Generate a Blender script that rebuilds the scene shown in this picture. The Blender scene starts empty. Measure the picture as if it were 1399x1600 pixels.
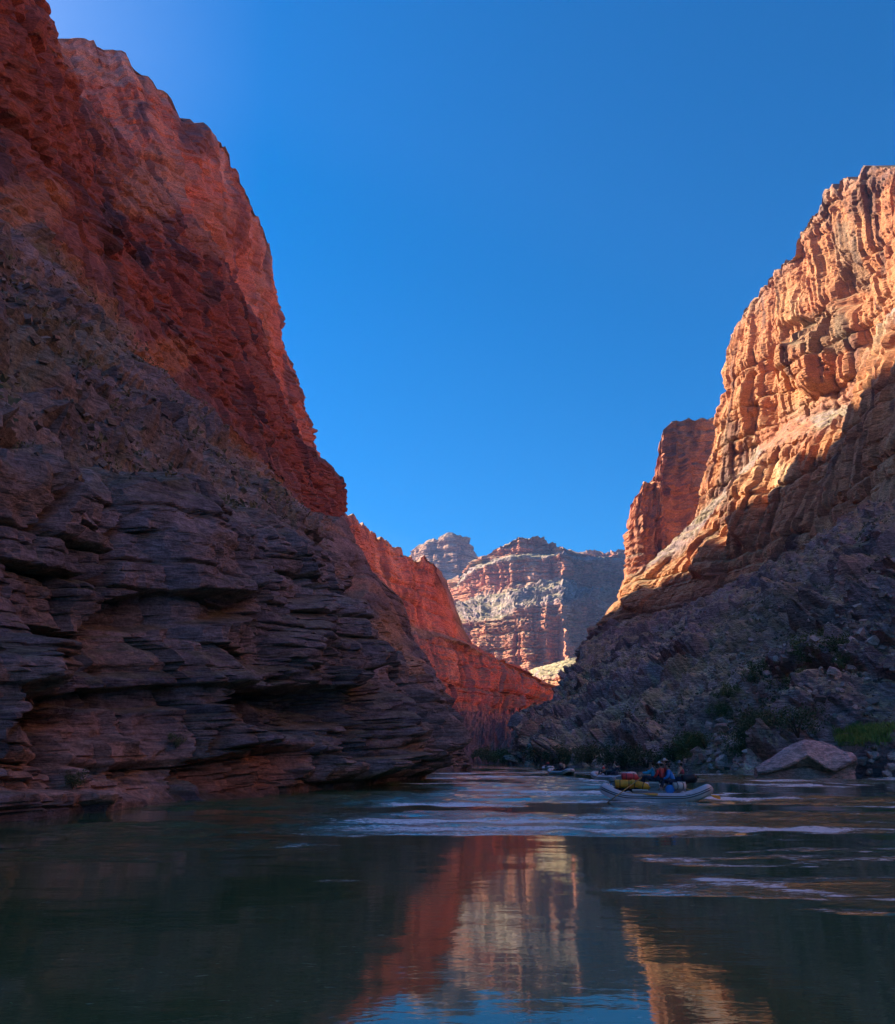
import bpy, bmesh, math, random
import numpy as np
from mathutils import Vector, Matrix, Euler

# ------------------------------------------------------------------ camera, light, exposure
HAZE = 0.5e-4
F_PX, CX, CY, HORIZON, EYE = 1330.0, 699.5, 800.0, 1188.0, 2.0
PITCH = math.atan((HORIZON - CY) / F_PX)
SUN_EL, SUN_AZ = math.radians(34.0), math.atan2(0.4, -1.0)      # azimuth measured from +X towards +Y
scene = bpy.context.scene
cam = bpy.data.cameras.new('camera'); cam_ob = bpy.data.objects.new('camera', cam)
scene.collection.objects.link(cam_ob); scene.camera = cam_ob
cam.sensor_fit = 'HORIZONTAL'; cam.sensor_width = 36.0; cam.lens = 36.0 * F_PX / 1399.0
cam.clip_start = 0.1; cam.clip_end = 40000
cam_ob.location = (0, 0, EYE); cam_ob.rotation_euler = (math.pi / 2 + PITCH, 0, 0)

world = bpy.data.worlds.new('World'); scene.world = world; world.use_nodes = True
wn, wl = world.node_tree.nodes, world.node_tree.links
for n in list(wn): wn.remove(n)
sky = wn.new('ShaderNodeTexSky'); sky.sky_type = 'NISHITA'; sky.sun_disc = False
sky.sun_elevation = SUN_EL; sky.sun_rotation = math.pi / 2 - SUN_AZ
sky.altitude = 700; sky.air_density = 1.0; sky.dust_density = 2.4; sky.ozone_density = 4.4
hsv = wn.new('ShaderNodeHueSaturation'); hsv.inputs['Saturation'].default_value = 1.58; hsv.inputs['Value'].default_value = 1.0
bg = wn.new('ShaderNodeBackground'); bg.inputs[1].default_value = 0.0505
wo = wn.new('ShaderNodeOutputWorld')
wl.new(sky.outputs[0], hsv.inputs['Color']); wl.new(hsv.outputs[0], bg.inputs[0]); wl.new(bg.outputs[0], wo.inputs[0])

sun = bpy.data.lights.new('sun', 'SUN'); sun.energy = 5.0; sun.angle = math.radians(0.53); sun.color = (1.0, 0.80, 0.56)
sun_ob = bpy.data.objects.new('sun', sun); scene.collection.objects.link(sun_ob)
sd = Vector((math.cos(SUN_AZ) * math.cos(SUN_EL), math.sin(SUN_AZ) * math.cos(SUN_EL), math.sin(SUN_EL)))
sun_ob.rotation_euler = sd.to_track_quat('Z', 'Y').to_euler(); sun_ob.location = sd * 900

vs = scene.view_settings; vs.view_transform = 'Standard'; vs.look = 'None'; vs.exposure = 1.98; vs.gamma = 1.0; vs.use_curve_mapping = False
scene.cycles.max_bounces = 8; scene.cycles.diffuse_bounces = 5; scene.cycles.glossy_bounces = 4
scene.cycles.caustics_reflective = False; scene.cycles.caustics_refractive = False
scene.cycles.use_denoising = True

# ------------------------------------------------------------------ helpers
COL = scene.collection
def ray(u, v):
    dx, dy = (u - CX) / F_PX, (CY - v) / F_PX
    c, s = math.cos(PITCH), math.sin(PITCH)
    return dx, c - s * dy, s + c * dy
def at(u, v, Y):                         # point on the ray through a photo pixel, Y metres down the canyon
    x, y, z = ray(u, v); return (x / y * Y, Y, EYE + z / y * Y)
def on_water(u, v, z=0.0):
    x, y, dz = ray(u, v); k = (z - EYE) / dz; return (x * k, y * k, z)
def project(P):                          # photo pixel of points (n,3)
    c, s = math.cos(PITCH), math.sin(PITCH)
    x, y, z = P[:, 0], P[:, 1], P[:, 2] - EYE
    f = c * y + s * z; up = -s * y + c * z
    f = np.where(f > 0.5, f, 0.5)
    return CX + F_PX * x / f, CY - F_PX * up / f

_rs = np.random.RandomState(7)
_LAT = (_rs.rand(64, 64, 64) * 2 - 1).astype(np.float32).ravel()
def vnoise(x, y, z):
    x = np.asarray(x, np.float32); y = np.asarray(y, np.float32); z = np.asarray(z, np.float32)
    ix, iy, iz = np.floor(x), np.floor(y), np.floor(z)
    fx, fy, fz = x - ix, y - iy, z - iz
    fx = fx * fx * fx * (fx * (fx * 6 - 15) + 10); fy = fy * fy * fy * (fy * (fy * 6 - 15) + 10); fz = fz * fz * fz * (fz * (fz * 6 - 15) + 10)
    ix = ix.astype(np.int64); iy = iy.astype(np.int64); iz = iz.astype(np.int64)
    x0 = (ix & 63) << 12; x1 = ((ix + 1) & 63) << 12; y0 = (iy & 63) << 6; y1 = ((iy + 1) & 63) << 6; z0 = iz & 63; z1 = (iz + 1) & 63
    g = _LAT
    a = g[x0 + y0 + z0] * (1 - fz) + g[x0 + y0 + z1] * fz
    b = g[x0 + y1 + z0] * (1 - fz) + g[x0 + y1 + z1] * fz
    c = g[x1 + y0 + z0] * (1 - fz) + g[x1 + y0 + z1] * fz
    d = g[x1 + y1 + z0] * (1 - fz) + g[x1 + y1 + z1] * fz
    a = a * (1 - fy) + b * fy; c = c * (1 - fy) + d * fy
    return a * (1 - fx) + c * fx
def fbm(x, y, z, octv=4, gain=0.5):
    s = 0; a = 1.0; t = 0
    for k in range(octv):
        s = s + a * vnoise(x + 17.3 * k, y + 5.1 * k, z + 31.7 * k); t += a
        a *= gain; x = x * 2.03; y = y * 2.03; z = z * 2.03
    return s / t
def ridged(x, y, z, octv=4):
    s = 0; a = 1.0; t = 0
    for k in range(octv):
        s = s + a * (1 - 2 * np.abs(vnoise(x + 9.7 * k, y + 3.3 * k, z + 21.1 * k))); t += a
        a *= 0.5; x = x * 2.1; y = y * 2.1; z = z * 2.1
    return s / t
def rnd(i, j, seed=0):                   # hashed random in [-1,1] per integer pair
    i = np.asarray(i).astype(np.int64) + seed * 131; j = np.asarray(j).astype(np.int64) + seed * 57
    return _LAT[((i * 73856093) ^ (j * 19349663)) % _LAT.size]
class Strata:                            # beds of uneven thickness, looked up by height
    def __init__(self, lo, hi, tmin, tmax, seed):
        r = np.random.RandomState(seed); b = [lo]
        while b[-1] < hi: b.append(b[-1] + tmin + (tmax - tmin) * r.rand() ** 1.6)
        self.b = np.array(b); self.seed = seed
    def look(self, z):
        i = np.clip(np.searchsorted(self.b, z) - 1, 0, len(self.b) - 2)
        return i, (z - self.b[i]) / (self.b[i + 1] - self.b[i])
def sstep(a, b, x):
    t = np.clip((x - a) / (b - a), 0, 1); return t * t * (3 - 2 * t)
def beds(s, z, st, width, seed, groove=0.5, bulge=0.25, mixb=0.45):
    """blocky bedded rock: every bed stands in or out, is cut into blocks and has a recessed joint under it"""
    i, f = st.look(z)
    w = width * (1 + 0.6 * rnd(i, i * 3 + 1, seed))
    q = s / w + 37.0 * rnd(i, i + 5, seed + 1)
    j = np.floor(q); g = q - j
    out = (1 - mixb) * rnd(i, i + 11, seed + 2) + mixb * rnd(i, j, seed + 3)
    edge = np.minimum(f, 1 - f); ve = np.minimum(g, 1 - g) * w
    out = out - groove * (1 - sstep(0, 0.09, edge)) - 0.8 * groove * (1 - sstep(0, 0.07 * width, ve)) * (rnd(i, j, seed + 4) > -0.3)
    return out + bulge * (1 - (2 * f - 1) ** 2)

def link(o, parent=None):
    COL.objects.link(o)
    if parent is not None: o.parent = parent
    return o
def tag(o, label=None, cat=None, group=None, kind=None):
    if label: o['label'] = label
    if cat: o['category'] = cat
    if group: o['group'] = group
    if kind: o['kind'] = kind
    return o
def grid_mesh(name, P, nr, nc, col, mat, smooth=True):
    """P (nr*nc,3) row-major; col (n,3) albedo per vertex"""
    me = bpy.data.meshes.new(name); n = nr * nc
    a = np.arange((nr - 1) * (nc - 1)); r, c = a // (nc - 1), a % (nc - 1)
    q = np.stack([r * nc + c, r * nc + c + 1, (r + 1) * nc + c + 1, (r + 1) * nc + c], 1).astype(np.int32)
    me.vertices.add(n); me.vertices.foreach_set('co', P.astype(np.float32).ravel())
    me.loops.add(q.size); me.loops.foreach_set('vertex_index', q.ravel())
    me.polygons.add(len(q)); me.polygons.foreach_set('loop_start', np.arange(0, q.size, 4, dtype=np.int32))
    me.polygons.foreach_set('use_smooth', np.full(len(q), smooth))
    if col is not None:
        at_ = me.attributes.new('rock', 'FLOAT_COLOR', 'POINT')
        at_.data.foreach_set('color', np.concatenate([np.clip(col, 0.005, 0.9), np.ones((n, 1))], 1).astype(np.float32).ravel())
    me.update(calc_edges=True); me.validate()
    o = bpy.data.objects.new(name, me); me.materials.append(mat)
    return link(o)
def grid_normals(P, nr, nc):
    G = P.reshape(nr, nc, 3)
    n = np.cross(np.gradient(G, axis=1), np.gradient(G, axis=0)).reshape(-1, 3)
    return n / np.maximum(np.linalg.norm(n, axis=1, keepdims=True), 1e-9)
def smooth1(a, k):
    if k < 1: return a
    w = np.hanning(2 * k + 3)[1:-1]; w /= w.sum()
    return np.convolve(np.pad(a, k, mode='edge'), w, 'valid')

# ------------------------------------------------------------------ materials
def nodes_of(name):
    m = bpy.data.materials.new(name); m.use_nodes = True
    nt = m.node_tree
    return m, nt, nt.nodes, nt.links, nt.nodes['Principled BSDF']
def add(nt, typ, **kw):
    n = nt.nodes.new(typ)
    for k, v in kw.items():
        if hasattr(n, k): setattr(n, k, v)
    return n
def rock_material(name, scale=1.0, bump=0.5, dist=0.25, lam=3.0):
    m, nt, N, L, b = nodes_of(name)
    ca = add(nt, 'ShaderNodeAttribute', attribute_name='rock')
    geo = add(nt, 'ShaderNodeNewGeometry')
    def noise(sc, detail, vec, rough=0.6):
        n = add(nt, 'ShaderNodeTexNoise'); n.inputs['Scale'].default_value = sc; n.inputs['Detail'].default_value = detail; n.inputs['Roughness'].default_value = rough
        L.new(vec, n.inputs['Vector']); return n
    mp = add(nt, 'ShaderNodeMapping'); mp.inputs['Scale'].default_value = (1, 1, 2.6); L.new(geo.outputs['Position'], mp.inputs['Vector'])
    n1 = noise(1.1 * scale, 8, mp.outputs[0], 0.68)
    n2 = noise(0.16 * scale, 5, geo.outputs['Position'])
    n3 = noise(6.0 * scale, 4, geo.outputs['Position'], 0.7)
    r1 = add(nt, 'ShaderNodeMapRange'); r1.inputs[1].default_value = .3; r1.inputs[2].default_value = .7; r1.inputs[3].default_value = .45; r1.inputs[4].default_value = 1.6
    L.new(n1.outputs[0], r1.inputs[0])
    r2 = add(nt, 'ShaderNodeMapRange'); r2.inputs[1].default_value = .3; r2.inputs[2].default_value = .7; r2.inputs[3].default_value = .8; r2.inputs[4].default_value = 1.2
    L.new(n2.outputs[0], r2.inputs[0])
    mu = add(nt, 'ShaderNodeMath', operation='MULTIPLY'); L.new(r1.outputs[0], mu.inputs[0]); L.new(r2.outputs[0], mu.inputs[1])
    mx = add(nt, 'ShaderNodeVectorMath', operation='SCALE'); L.new(ca.outputs['Color'], mx.inputs[0]); L.new(mu.outputs[0], mx.inputs['Scale'])
    r3 = add(nt, 'ShaderNodeMapRange'); r3.inputs[1].default_value = .3; r3.inputs[2].default_value = .7; r3.inputs[3].default_value = .7; r3.inputs[4].default_value = 1.3
    L.new(n3.outputs[0], r3.inputs[0])
    mx2 = add(nt, 'ShaderNodeVectorMath', operation='SCALE'); L.new(mx.outputs[0], mx2.inputs[0]); L.new(r3.outputs[0], mx2.inputs['Scale'])
    L.new(mx2.outputs[0], b.inputs['Base Color'])
    b.inputs['Roughness'].default_value = 0.9; b.inputs['Specular IOR Level'].default_value = 0.25
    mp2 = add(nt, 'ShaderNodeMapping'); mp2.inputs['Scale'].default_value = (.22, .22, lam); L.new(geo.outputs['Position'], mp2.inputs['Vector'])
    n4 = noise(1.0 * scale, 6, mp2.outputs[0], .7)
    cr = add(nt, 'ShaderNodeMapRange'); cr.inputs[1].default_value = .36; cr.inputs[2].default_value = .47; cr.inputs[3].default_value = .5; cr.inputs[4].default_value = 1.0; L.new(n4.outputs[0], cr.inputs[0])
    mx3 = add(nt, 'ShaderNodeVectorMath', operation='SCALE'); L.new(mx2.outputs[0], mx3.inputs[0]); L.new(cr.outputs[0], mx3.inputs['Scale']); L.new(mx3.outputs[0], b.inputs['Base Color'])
    a4 = add(nt, 'ShaderNodeMath', operation='MULTIPLY_ADD'); a4.inputs[1].default_value = .8; L.new(n4.outputs[0], a4.inputs[0])
    ad = add(nt, 'ShaderNodeMath', operation='MULTIPLY_ADD'); ad.inputs[1].default_value = 0.3; L.new(ad.outputs[0], a4.inputs[2])
    L.new(n3.outputs[0], ad.inputs[0]); L.new(n1.outputs[0], ad.inputs[2])
    bp = add(nt, 'ShaderNodeBump'); bp.inputs['Strength'].default_value = bump; bp.inputs['Distance'].default_value = dist
    L.new(a4.outputs[0], bp.inputs['Height']); L.new(bp.outputs[0], b.inputs['Normal'])
    return m
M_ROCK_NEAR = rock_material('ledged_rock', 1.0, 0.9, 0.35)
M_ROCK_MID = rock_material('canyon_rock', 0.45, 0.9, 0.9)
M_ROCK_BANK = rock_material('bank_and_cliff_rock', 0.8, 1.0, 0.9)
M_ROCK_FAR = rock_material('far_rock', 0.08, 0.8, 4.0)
# ------------------------------------------------------------------ the canyon walls
ST_THICK = Strata(-30, 900, 1.6, 5.5, 11)
ST_THIN = Strata(-30, 900, 0.3, 1.3, 12)
ST_RED = Strata(-30, 900, 6.0, 24.0, 13)
ST_COL = Strata(-30, 900, 28.0, 75.0, 15)
ST_FINE = Strata(-30, 900, 1.2, 4.5, 14)
C3 = lambda *c: np.array(c, np.float32)
LOWER_A, LOWER_B, LOWER_TAN = C3(.11, .088, .103), C3(.33, .245, .265), C3(.48, .24, .14)
TALUS_A, TALUS_B, SCRUB = C3(.15, .112, .11), C3(.38, .30, .28), C3(.18, .155, .075)
RED_A, RED_B, RED_PALE, VARNISH = C3(.55, .165, .09), C3(.45, .125, .075), C3(.66, .29, .19), C3(.11, .06, .058)

def curve(pts, Ys):
    p = np.array(pts, float); return np.stack([np.interp(Ys, p[:, 0], p[:, k]) for k in range(1, p.shape[1])], 1)

def wall(name, rows, Ys, counts, kinds, mat, side, label, dents=(), paints=(), red=(RED_A, RED_B, RED_PALE), amp=1.0, far=1.0, stations=None, ledge_col=None, varnish=1.0, seed=0, tints=None, bedk=1.0, talk=1.0, outcrop=1.0, colk=1.0, rimk=1.0):
    """loft a canyon wall through contour curves and weather it.
    rows: list of arrays (nY,3) base contours from the water up; kinds per band: 'bed','talus','red','bench','top'"""
    nc = len(Ys)
    T, R, K = [], [], []
    code = {'bed': 0, 'talus': 1, 'red': 2, 'bench': 3}
    W = np.zeros((0, 4), np.float32); B = []; TT = []
    for k, n in enumerate(counts):
        f = np.linspace(0, 1, n, endpoint=(k == len(counts) - 1))
        for t in f:
            B.append(rows[k] * (1 - t) + rows[k + 1] * t)
            w = np.zeros(4, np.float32); w[code[kinds[k]]] = 1; TT.append(t if kinds[k] == 'red' else (max(0, 1 - 4 * t) if k and kinds[k - 1] == 'red' else 0))
            # soft change of rock type at the band edges
            e = 0.12
            if t < e and k > 0: o = np.zeros(4, np.float32); o[code[kinds[k - 1]]] = 1; w = w * (0.5 + t / e * 0.5) + o * (0.5 - t / e * 0.5)
            if t > 1 - e and k < len(counts) - 1: o = np.zeros(4, np.float32); o[code[kinds[k + 1]]] = 1; g = (t - 1 + e) / e; w = w * (1 - 0.5 * g) + o * 0.5 * g
            W = np.vstack([W, w])
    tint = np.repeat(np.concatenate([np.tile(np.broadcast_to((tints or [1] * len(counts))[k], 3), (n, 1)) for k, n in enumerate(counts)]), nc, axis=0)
    nr = len(B); P = np.array(B).reshape(-1, 3)
    W = np.repeat(W, nc, axis=0); wb, wt, wr, wn_ = W.T
    N0 = grid_normals(P, nr, nc)
    ref = np.array([side, -0.25, 0.3]); N0 *= np.sign((N0 * ref).sum(1, keepdims=True) + 1e-6)
    # directions: cliffs push out sideways, slopes along their normal
    H = N0.copy(); cl = np.clip(wb + wr, 0, 1)[:, None]
    H[:, 2:] *= (1 - 0.9 * cl); H /= np.maximum(np.linalg.norm(H, axis=1, keepdims=True), 1e-6)
    x, y, z = P.T
    # distance along the wall at mid height
    mid = rows[len(rows) // 3]; ds = np.concatenate([[0], np.cumsum(np.linalg.norm(np.diff(mid[:, :2], axis=0), axis=1))])
    s = np.tile(ds, nr) * 1.0 + 400 * seed
    zz = z / far; ss = s / far; xx, yy = x / far, y / far
    zw = zz + 0.012 * ss + 2.2 * fbm(ss / 45, zz / 60, xx / 50, 3) + 0.5 * fbm(ss / 9, zz / 14, xx / 9, 2)
    near = np.clip(np.hypot(x, y) / 60, 0.35, 1.0)                   # the nearest ledges are smaller
    lo = np.clip(fbm(ss / 60 + 3, zz / 90, yy / 70 + 9, 3) * 1.6, -1, 1)
    # bedded lower cliff
    jog = 2.0 * fbm(ss / 5, zz / 5, yy / 5, 3)
    bm1 = .3 + .9 * sstep(-.3, .35, fbm(ss / 16 + 2, zz / 9, yy / 20, 3)); bm2 = .2 + sstep(-.25, .3, fbm(ss / 11 + 7, zz / 6, yy / 14 + 3, 3))
    d_bed = near * (1.0 * bm1 * beds(ss + jog, zw, ST_THICK, 6.5, 21, .8, .05, .75) + 0.5 * bm2 * beds(ss + jog, zw, ST_THIN, 2.0, 31, .9, .05, .65) + 1.3 * beds(ss + 1.5 * jog, zw + 3, ST_RED, 5.0, 27, .9, .05, .92))
    d_bed += 5.0 * near * lo + 4.6 * near * ridged(ss / 19 + .6 * fbm(ss / 20, zz / 20, yy / 30, 2), zz / 42, yy / 20, 4) + 1.5 * near * fbm(xx / 4.5, yy / 4.5, zz / 4.5, 6, .62)
    d_bed = d_bed * np.interp(y, [200, 285], [1, .4])
    d_bed -= (d_bed * wb).sum() / max(wb.sum(), 1)
    # massive red cliff: buttresses, joints, slabs
    col_ = ridged(ss / 42 + 1.3 * fbm(ss / 80, zz / 120, yy / 90, 2), zz / 210 + 2, yy / 400, 3)
    d_red = 7.5 * col_ + 2.4 * ridged(ss / 13 + .6 * fbm(ss / 30, zz / 30, yy / 50, 2), zz / 75, yy / 100, 3) + 5.0 * lo
    jog2 = 2.5 * fbm(ss / 12, zz / 40, yy / 40, 3)
    d_red += colk * (3.0 * beds(ss + jog2, zw, ST_COL, 13.0, 91, .75, .05, .9) + 1.5 * beds(ss + jog2 + 40, zw + 11, ST_COL, 5.0, 95, .9, .05, .9))
    d_red += bedk * (1.5 * beds(ss + jog, zw, ST_RED, 15.0, 41, .9, .05, .75) + 1.1 * beds(ss + jog, zw, ST_FINE, 9.0, 51, 1.1, .05, .7))
    d_red += 1.9 * fbm(xx / 6, yy / 6, zz / 10, 6, .66)
    d_red -= (d_red * wr).sum() / max(wr.sum(), 1)
    # broken slope: gullies, ledges poking through, blocks
    d_tal = 3.4 * ridged(ss / 24, zz / 60, yy / 60, 3) + 3.2 * fbm(xx / 9, yy / 9, zz / 9, 6, .62) + 0.9 * near * np.maximum(beds(ss, zw, ST_THICK, 7.0, 61, .4, .2), -0.2) * sstep(-.1, .4, fbm(ss / 30, zz / 20, yy / 30, 3))
    d_tal += 0.6 * near * np.maximum(fbm(xx / 1.3, yy / 1.3, zz / 1.3, 3), 0)
    d_ben = 1.2 * fbm(xx / 8, yy / 8, zz / 8, 4) + 1.5 * beds(ss, zw, ST_FINE, 9.0, 71, .3, .2)
    oc = sstep(.02, .22, fbm(ss / 38 + 5, zz / 15, yy / 40, 4) + .12 * rnd(*[ST_THICK.look(zw)[0]] * 2, 17)) * outcrop
    d_tal = d_tal + oc * (2.2 * near + 1.6 * near * beds(ss + jog, zw, ST_THICK, 6.0, 81, .6, .05, .7))
    gul = ridged(ss / 46 + .8 * fbm(ss / 60, zz / 40, yy / 60, 2), zz / 160, yy / 300, 2)
    d_tal = d_tal + 2.4 * talk * gul
    d_tal = d_tal - 3.2 * near
    if name == 'left_canyon_wall': d_tal = np.where((y > 285) & (y < 430), .35 * d_tal - 2.5, d_tal)
    d = (wb * d_bed + wr * d_red + wt * d_tal * talk + wn_ * d_ben) * amp * far
    if name == 'left_canyon_wall': d = d - 4.0 * (wb + wt) * np.exp(-((y - 205) / 45) ** 2) * sstep(15, 45, z)
    pu, pv = project(P)
    for (u, v, ru, rv, depth) in dents:
        g = ((pu - u) / ru) ** 2 + ((pv - v) / rv) ** 2
        g = g * (1 + 0.35 * fbm(pu / 25, pv / 18, 0 * pu, 3))
        d = d + depth * (1 - sstep(0.35, 1.0, g)) * (y > 5)
    fade = sstep(-3.0, -0.4, z)                                      # hidden foot under water stays put
    fade = np.where(z < 1.5, 0.35 + 0.65 * sstep(-.2, 1.5, z), 1.0) * fade
    Q = P + H * (d * fade)[:, None]
    Q[:, 2] += (0.25 * fbm(xx / 3, yy / 3, zz / 3, 3) * np.clip(wt + wn_, 0, 1) * far) * (z > 1)
    tt = np.repeat(np.array(TT), nc) ** 3; cb = np.floor((ss + jog2) / 7.5)          # broken, stepped rims
    Q[:, 2] += tt * far * (3.2 * rnd(cb, cb + 3, 19) + 3.5 * fbm(ss / 9, yy / 30, xx / 30, 4) + 1.2 * rnd(np.floor(ss / 2.6), np.floor(ss / 2.6), 23)) * rimk
    N = grid_normals(Q, nr, nc); N *= np.sign((N * N0).sum(1, keepdims=True) + 1e-6)
    up = N[:, 2]
    # ---- rock colours; tint also paints bounced light on the upper left cliff
    i1, f1 = ST_THICK.look(zw); i2, _ = ST_THIN.look(zw); i3, _ = ST_RED.look(zw); i4, _ = ST_FINE.look(zw)
    t = np.clip(.5 + .35 * rnd(i1, i1 + 3, 5) + .3 * rnd(i2, i2, 6) + .5 * fbm(ss / 12, zz / 8, yy / 15, 4), 0, 1)[:, None]
    c_bed = LOWER_A * (1 - t) + LOWER_B * t
    tn = sstep(.25, .6, fbm(ss / 22 + 4, zz / 14, yy / 20, 3) + .25 * rnd(i1, i1, 8))[:, None]
    c_bed = c_bed * (1 - .45 * tn) + LOWER_TAN * .45 * tn
    q = np.clip(.5 + .9 * fbm(ss / 26, zz / 90, yy / 50, 4) + .25 * rnd(i3, i3 + 1, 9) + .15 * rnd(i4, i4 + 1, 10), 0, 1)[:, None]
    c_red = red[1] * (1 - q) + red[0] * q
    pl = sstep(.12, .55, fbm(ss / 34 + 8, zz / 55 + 3, yy / 60, 4))[:, None]
    c_red = c_red * (1 - .75 * pl) + red[2] * .75 * pl
    va = sstep(.1, .42, fbm(ss / 7.5 + 1.2 * fbm(ss / 20, zz / 30, yy / 30, 2), zz / 60 + 7, yy / 60, 4) + .30 * fbm(ss / 40, zz / 26, yy / 60 + 2, 3))[:, None] * varnish
    c_red = c_red * (1 - .8 * va) + VARNISH * .8 * va
    g1 = np.clip(.5 + 1.2 * fbm(xx / 6, yy / 6, zz / 6, 5, .62), 0, 1)[:, None]
    c_tal = TALUS_A * (1 - g1) + TALUS_B * g1
    sc = sstep(.05, .3, fbm(xx / 2.6, yy / 2.6, zz / 2.6, 4, .65) + .3 * fbm(xx / 30, yy / 30, zz / 30, 2))[:, None]
    c_tal = c_tal * (1 - .7 * sc) + SCRUB * .7 * sc
    oc1 = np.clip(oc, 0, 1)[:, None]; c_tal = c_tal * (1 - .8 * oc1) + c_bed * .8 * oc1
    col = wb[:, None] * c_bed + wr[:, None] * c_red + (wt + wn_)[:, None] * c_tal
    fl = sstep(.55, .85, up)[:, None]                               # debris and scrub gather on flat tops
    lc = (ledge_col if ledge_col is not None else C3(.21, .17, .12))
    col = col * (1 - .75 * fl) + .75 * fl * (lc * (1 - .5 * sc) + SCRUB * .5 * sc)
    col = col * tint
    stain = (sstep(.6, .9, z) * (1 - sstep(1.3, 2.3, z + .5 * fbm(ss / 3, zz, yy / 3, 3))))[:, None]; col = col * (1 + .3 * stain)   # pale high-water line
    wet = (1 - sstep(.15, .7, z))[:, None]; col = col * (1 - .45 * wet)   # dark tide line at the water
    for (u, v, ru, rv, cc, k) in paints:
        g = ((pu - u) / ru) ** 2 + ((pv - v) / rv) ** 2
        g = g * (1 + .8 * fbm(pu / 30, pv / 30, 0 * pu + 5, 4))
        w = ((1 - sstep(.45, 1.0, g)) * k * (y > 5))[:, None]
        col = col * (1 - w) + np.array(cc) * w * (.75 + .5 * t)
    o = grid_mesh(name, Q, nr, nc, col, mat, smooth=False)
    return tag(o, label, kind='structure'), Q.reshape(nr, nc, 3), N.reshape(nr, nc, 3), W.reshape(nr, nc, 4)

def spaced(segs):                        # segs: (Y0, Y1, n)
    out = []
    for a, b, n in segs: out.append(np.linspace(a, b, n, endpoint=False))
    return np.concatenate(out + [[segs[-1][1]]])
def rows_from(Ys, tables, k=4):
    out = []
    for tb in tables:
        c = curve(tb, Ys)
        c = np.stack([smooth1(c[:, j], k) for j in range(2)], 1)
        out.append(np.stack([c[:, 0], Ys, c[:, 1]], 1))
    return out
def px(u, v, Y): p = at(u, v, Y); return (Y, p[0], p[2])

# ---- left wall
YL = spaced([(-220, 0, 24), (0, 26, 16), (26, 62, 175), (62, 130, 180), (130, 300, 190), (300, 420, 110), (420, 780, 125), (780, 1100, 10)])
def shoreL(dx, z): return [(Y, x + dx, z) for Y, x in ((-220, -40), (-60, -24), (0, -17.5), (30, -15), (45, -13), (56, -11.6), (107, -3.8), (180, 2), (260, 6.4), (325, 8.0), (352, 2), (375, -25), (420, -95), (520, -112), (700, -120), (800, -160), (1100, -260))]
L_top = [(-220, -50, 14), (0, -24, 15), (39, -21.5, 15.5), (70, -21, 21), (110, -18, 32), (160, -25, 43), (220, -35, 60), (270, -40, 74), px(540, 802, 300), (318, -36, 80), px(628, 925, 338), px(640, 945, 350), (375, -50, 70), (420, -110, 85), (520, -118, 92), (700, -125, 120), (800, -165, 130), (1100, -265, 140)]
L_mid = [(Y, x * .5 + xm * .5, z * .60 + zm * .40) for (Y, x, z), (xm, zm) in zip(L_top, [(-110, 102), (-95, 100), (-88, 100), (-85, 100), (-82, 100), (-78, 100), (-77, 100), (-68, 100), (-60, 97), (-57, 96), (-52, 90), (-55, 88), (-62, 100), (-120, 110), (-128, 115), (-135, 140), (-172, 150), (-272, 160)])]
L_base = [(-220, -112, 102), (0, -98, 100), (130, -81, 100), px(120, 420, 159), px(250, 580, 208), px(380, 700, 267), px(470, 782, 322), (360, -60, 102), (430, -66, 104), (530, -68, 108), (600, -72, 122), (690, -80, 140), (760, -120, 150), (850, -170, 160), (1100, -280, 170)]
L_red = [(-220, -190, 270), (0, -168, 275), (150, -166, 305), (215, -172, 318), px(8, 20, 246), px(30, 100, 264), px(85, 138, 276), px(140, 175, 288), px(250, 300, 345), px(320, 375, 388), px(380, 470, 430), px(415, 540, 490), px(430, 590, 530), px(478, 695, 600), px(515, 722, 645), px(541, 752, 700), (735, -108, 226), (770, -150, 225), (860, -190, 225), (1100, -300, 220)]
L_bench = [(Y, x - 16 - (12 if Y < 420 else 0), z + 7) for Y, x, z in L_red]
L_rim = [(-220, -280, 400), (0, -275, 400), (250, -290, 405), (372, -262, 405), px(75, 58, 400), px(150, 66, 412), px(205, 92, 422), px(280, 172, 450), px(335, 205, 474), px(380, 285, 515), px(420, 370, 560), px(431, 470, 610), px(437, 560, 650), px(455, 625, 690), px(482, 696, 722), (760, -160, 262), (860, -215, 262), (1100, -330, 262)]
L_tb = [(-220, -330, 405), (0, -320, 405), (372, -315, 415), (560, -215, 392), (650, -205, 325), (722, -200, 280), (1100, -370, 270)]
L_shade_tier = [(-220, -400, 445), (0, -370, 445), (400, -330, 450), (500, -312, 470), (600, -305, 583), (640, -302, 592), (700, -300, 600), (815, -300, 600), (850, -310, 380), (1100, -420, 300)]  # unseen upper tier, added and shaped to cast shadow on the right wall
L_back = [(-220, -900, 450), (400, -900, 460), (600, -900, 600), (815, -900, 620), (860, -900, 420), (1100, -900, 320)]
L_tables = [shoreL(3, -4), shoreL(0, 0.25), L_top, L_mid, L_base, L_red, L_bench, L_rim, L_tb, L_shade_tier, L_back]
rowsL = rows_from(YL, L_tables, 3)
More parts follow.
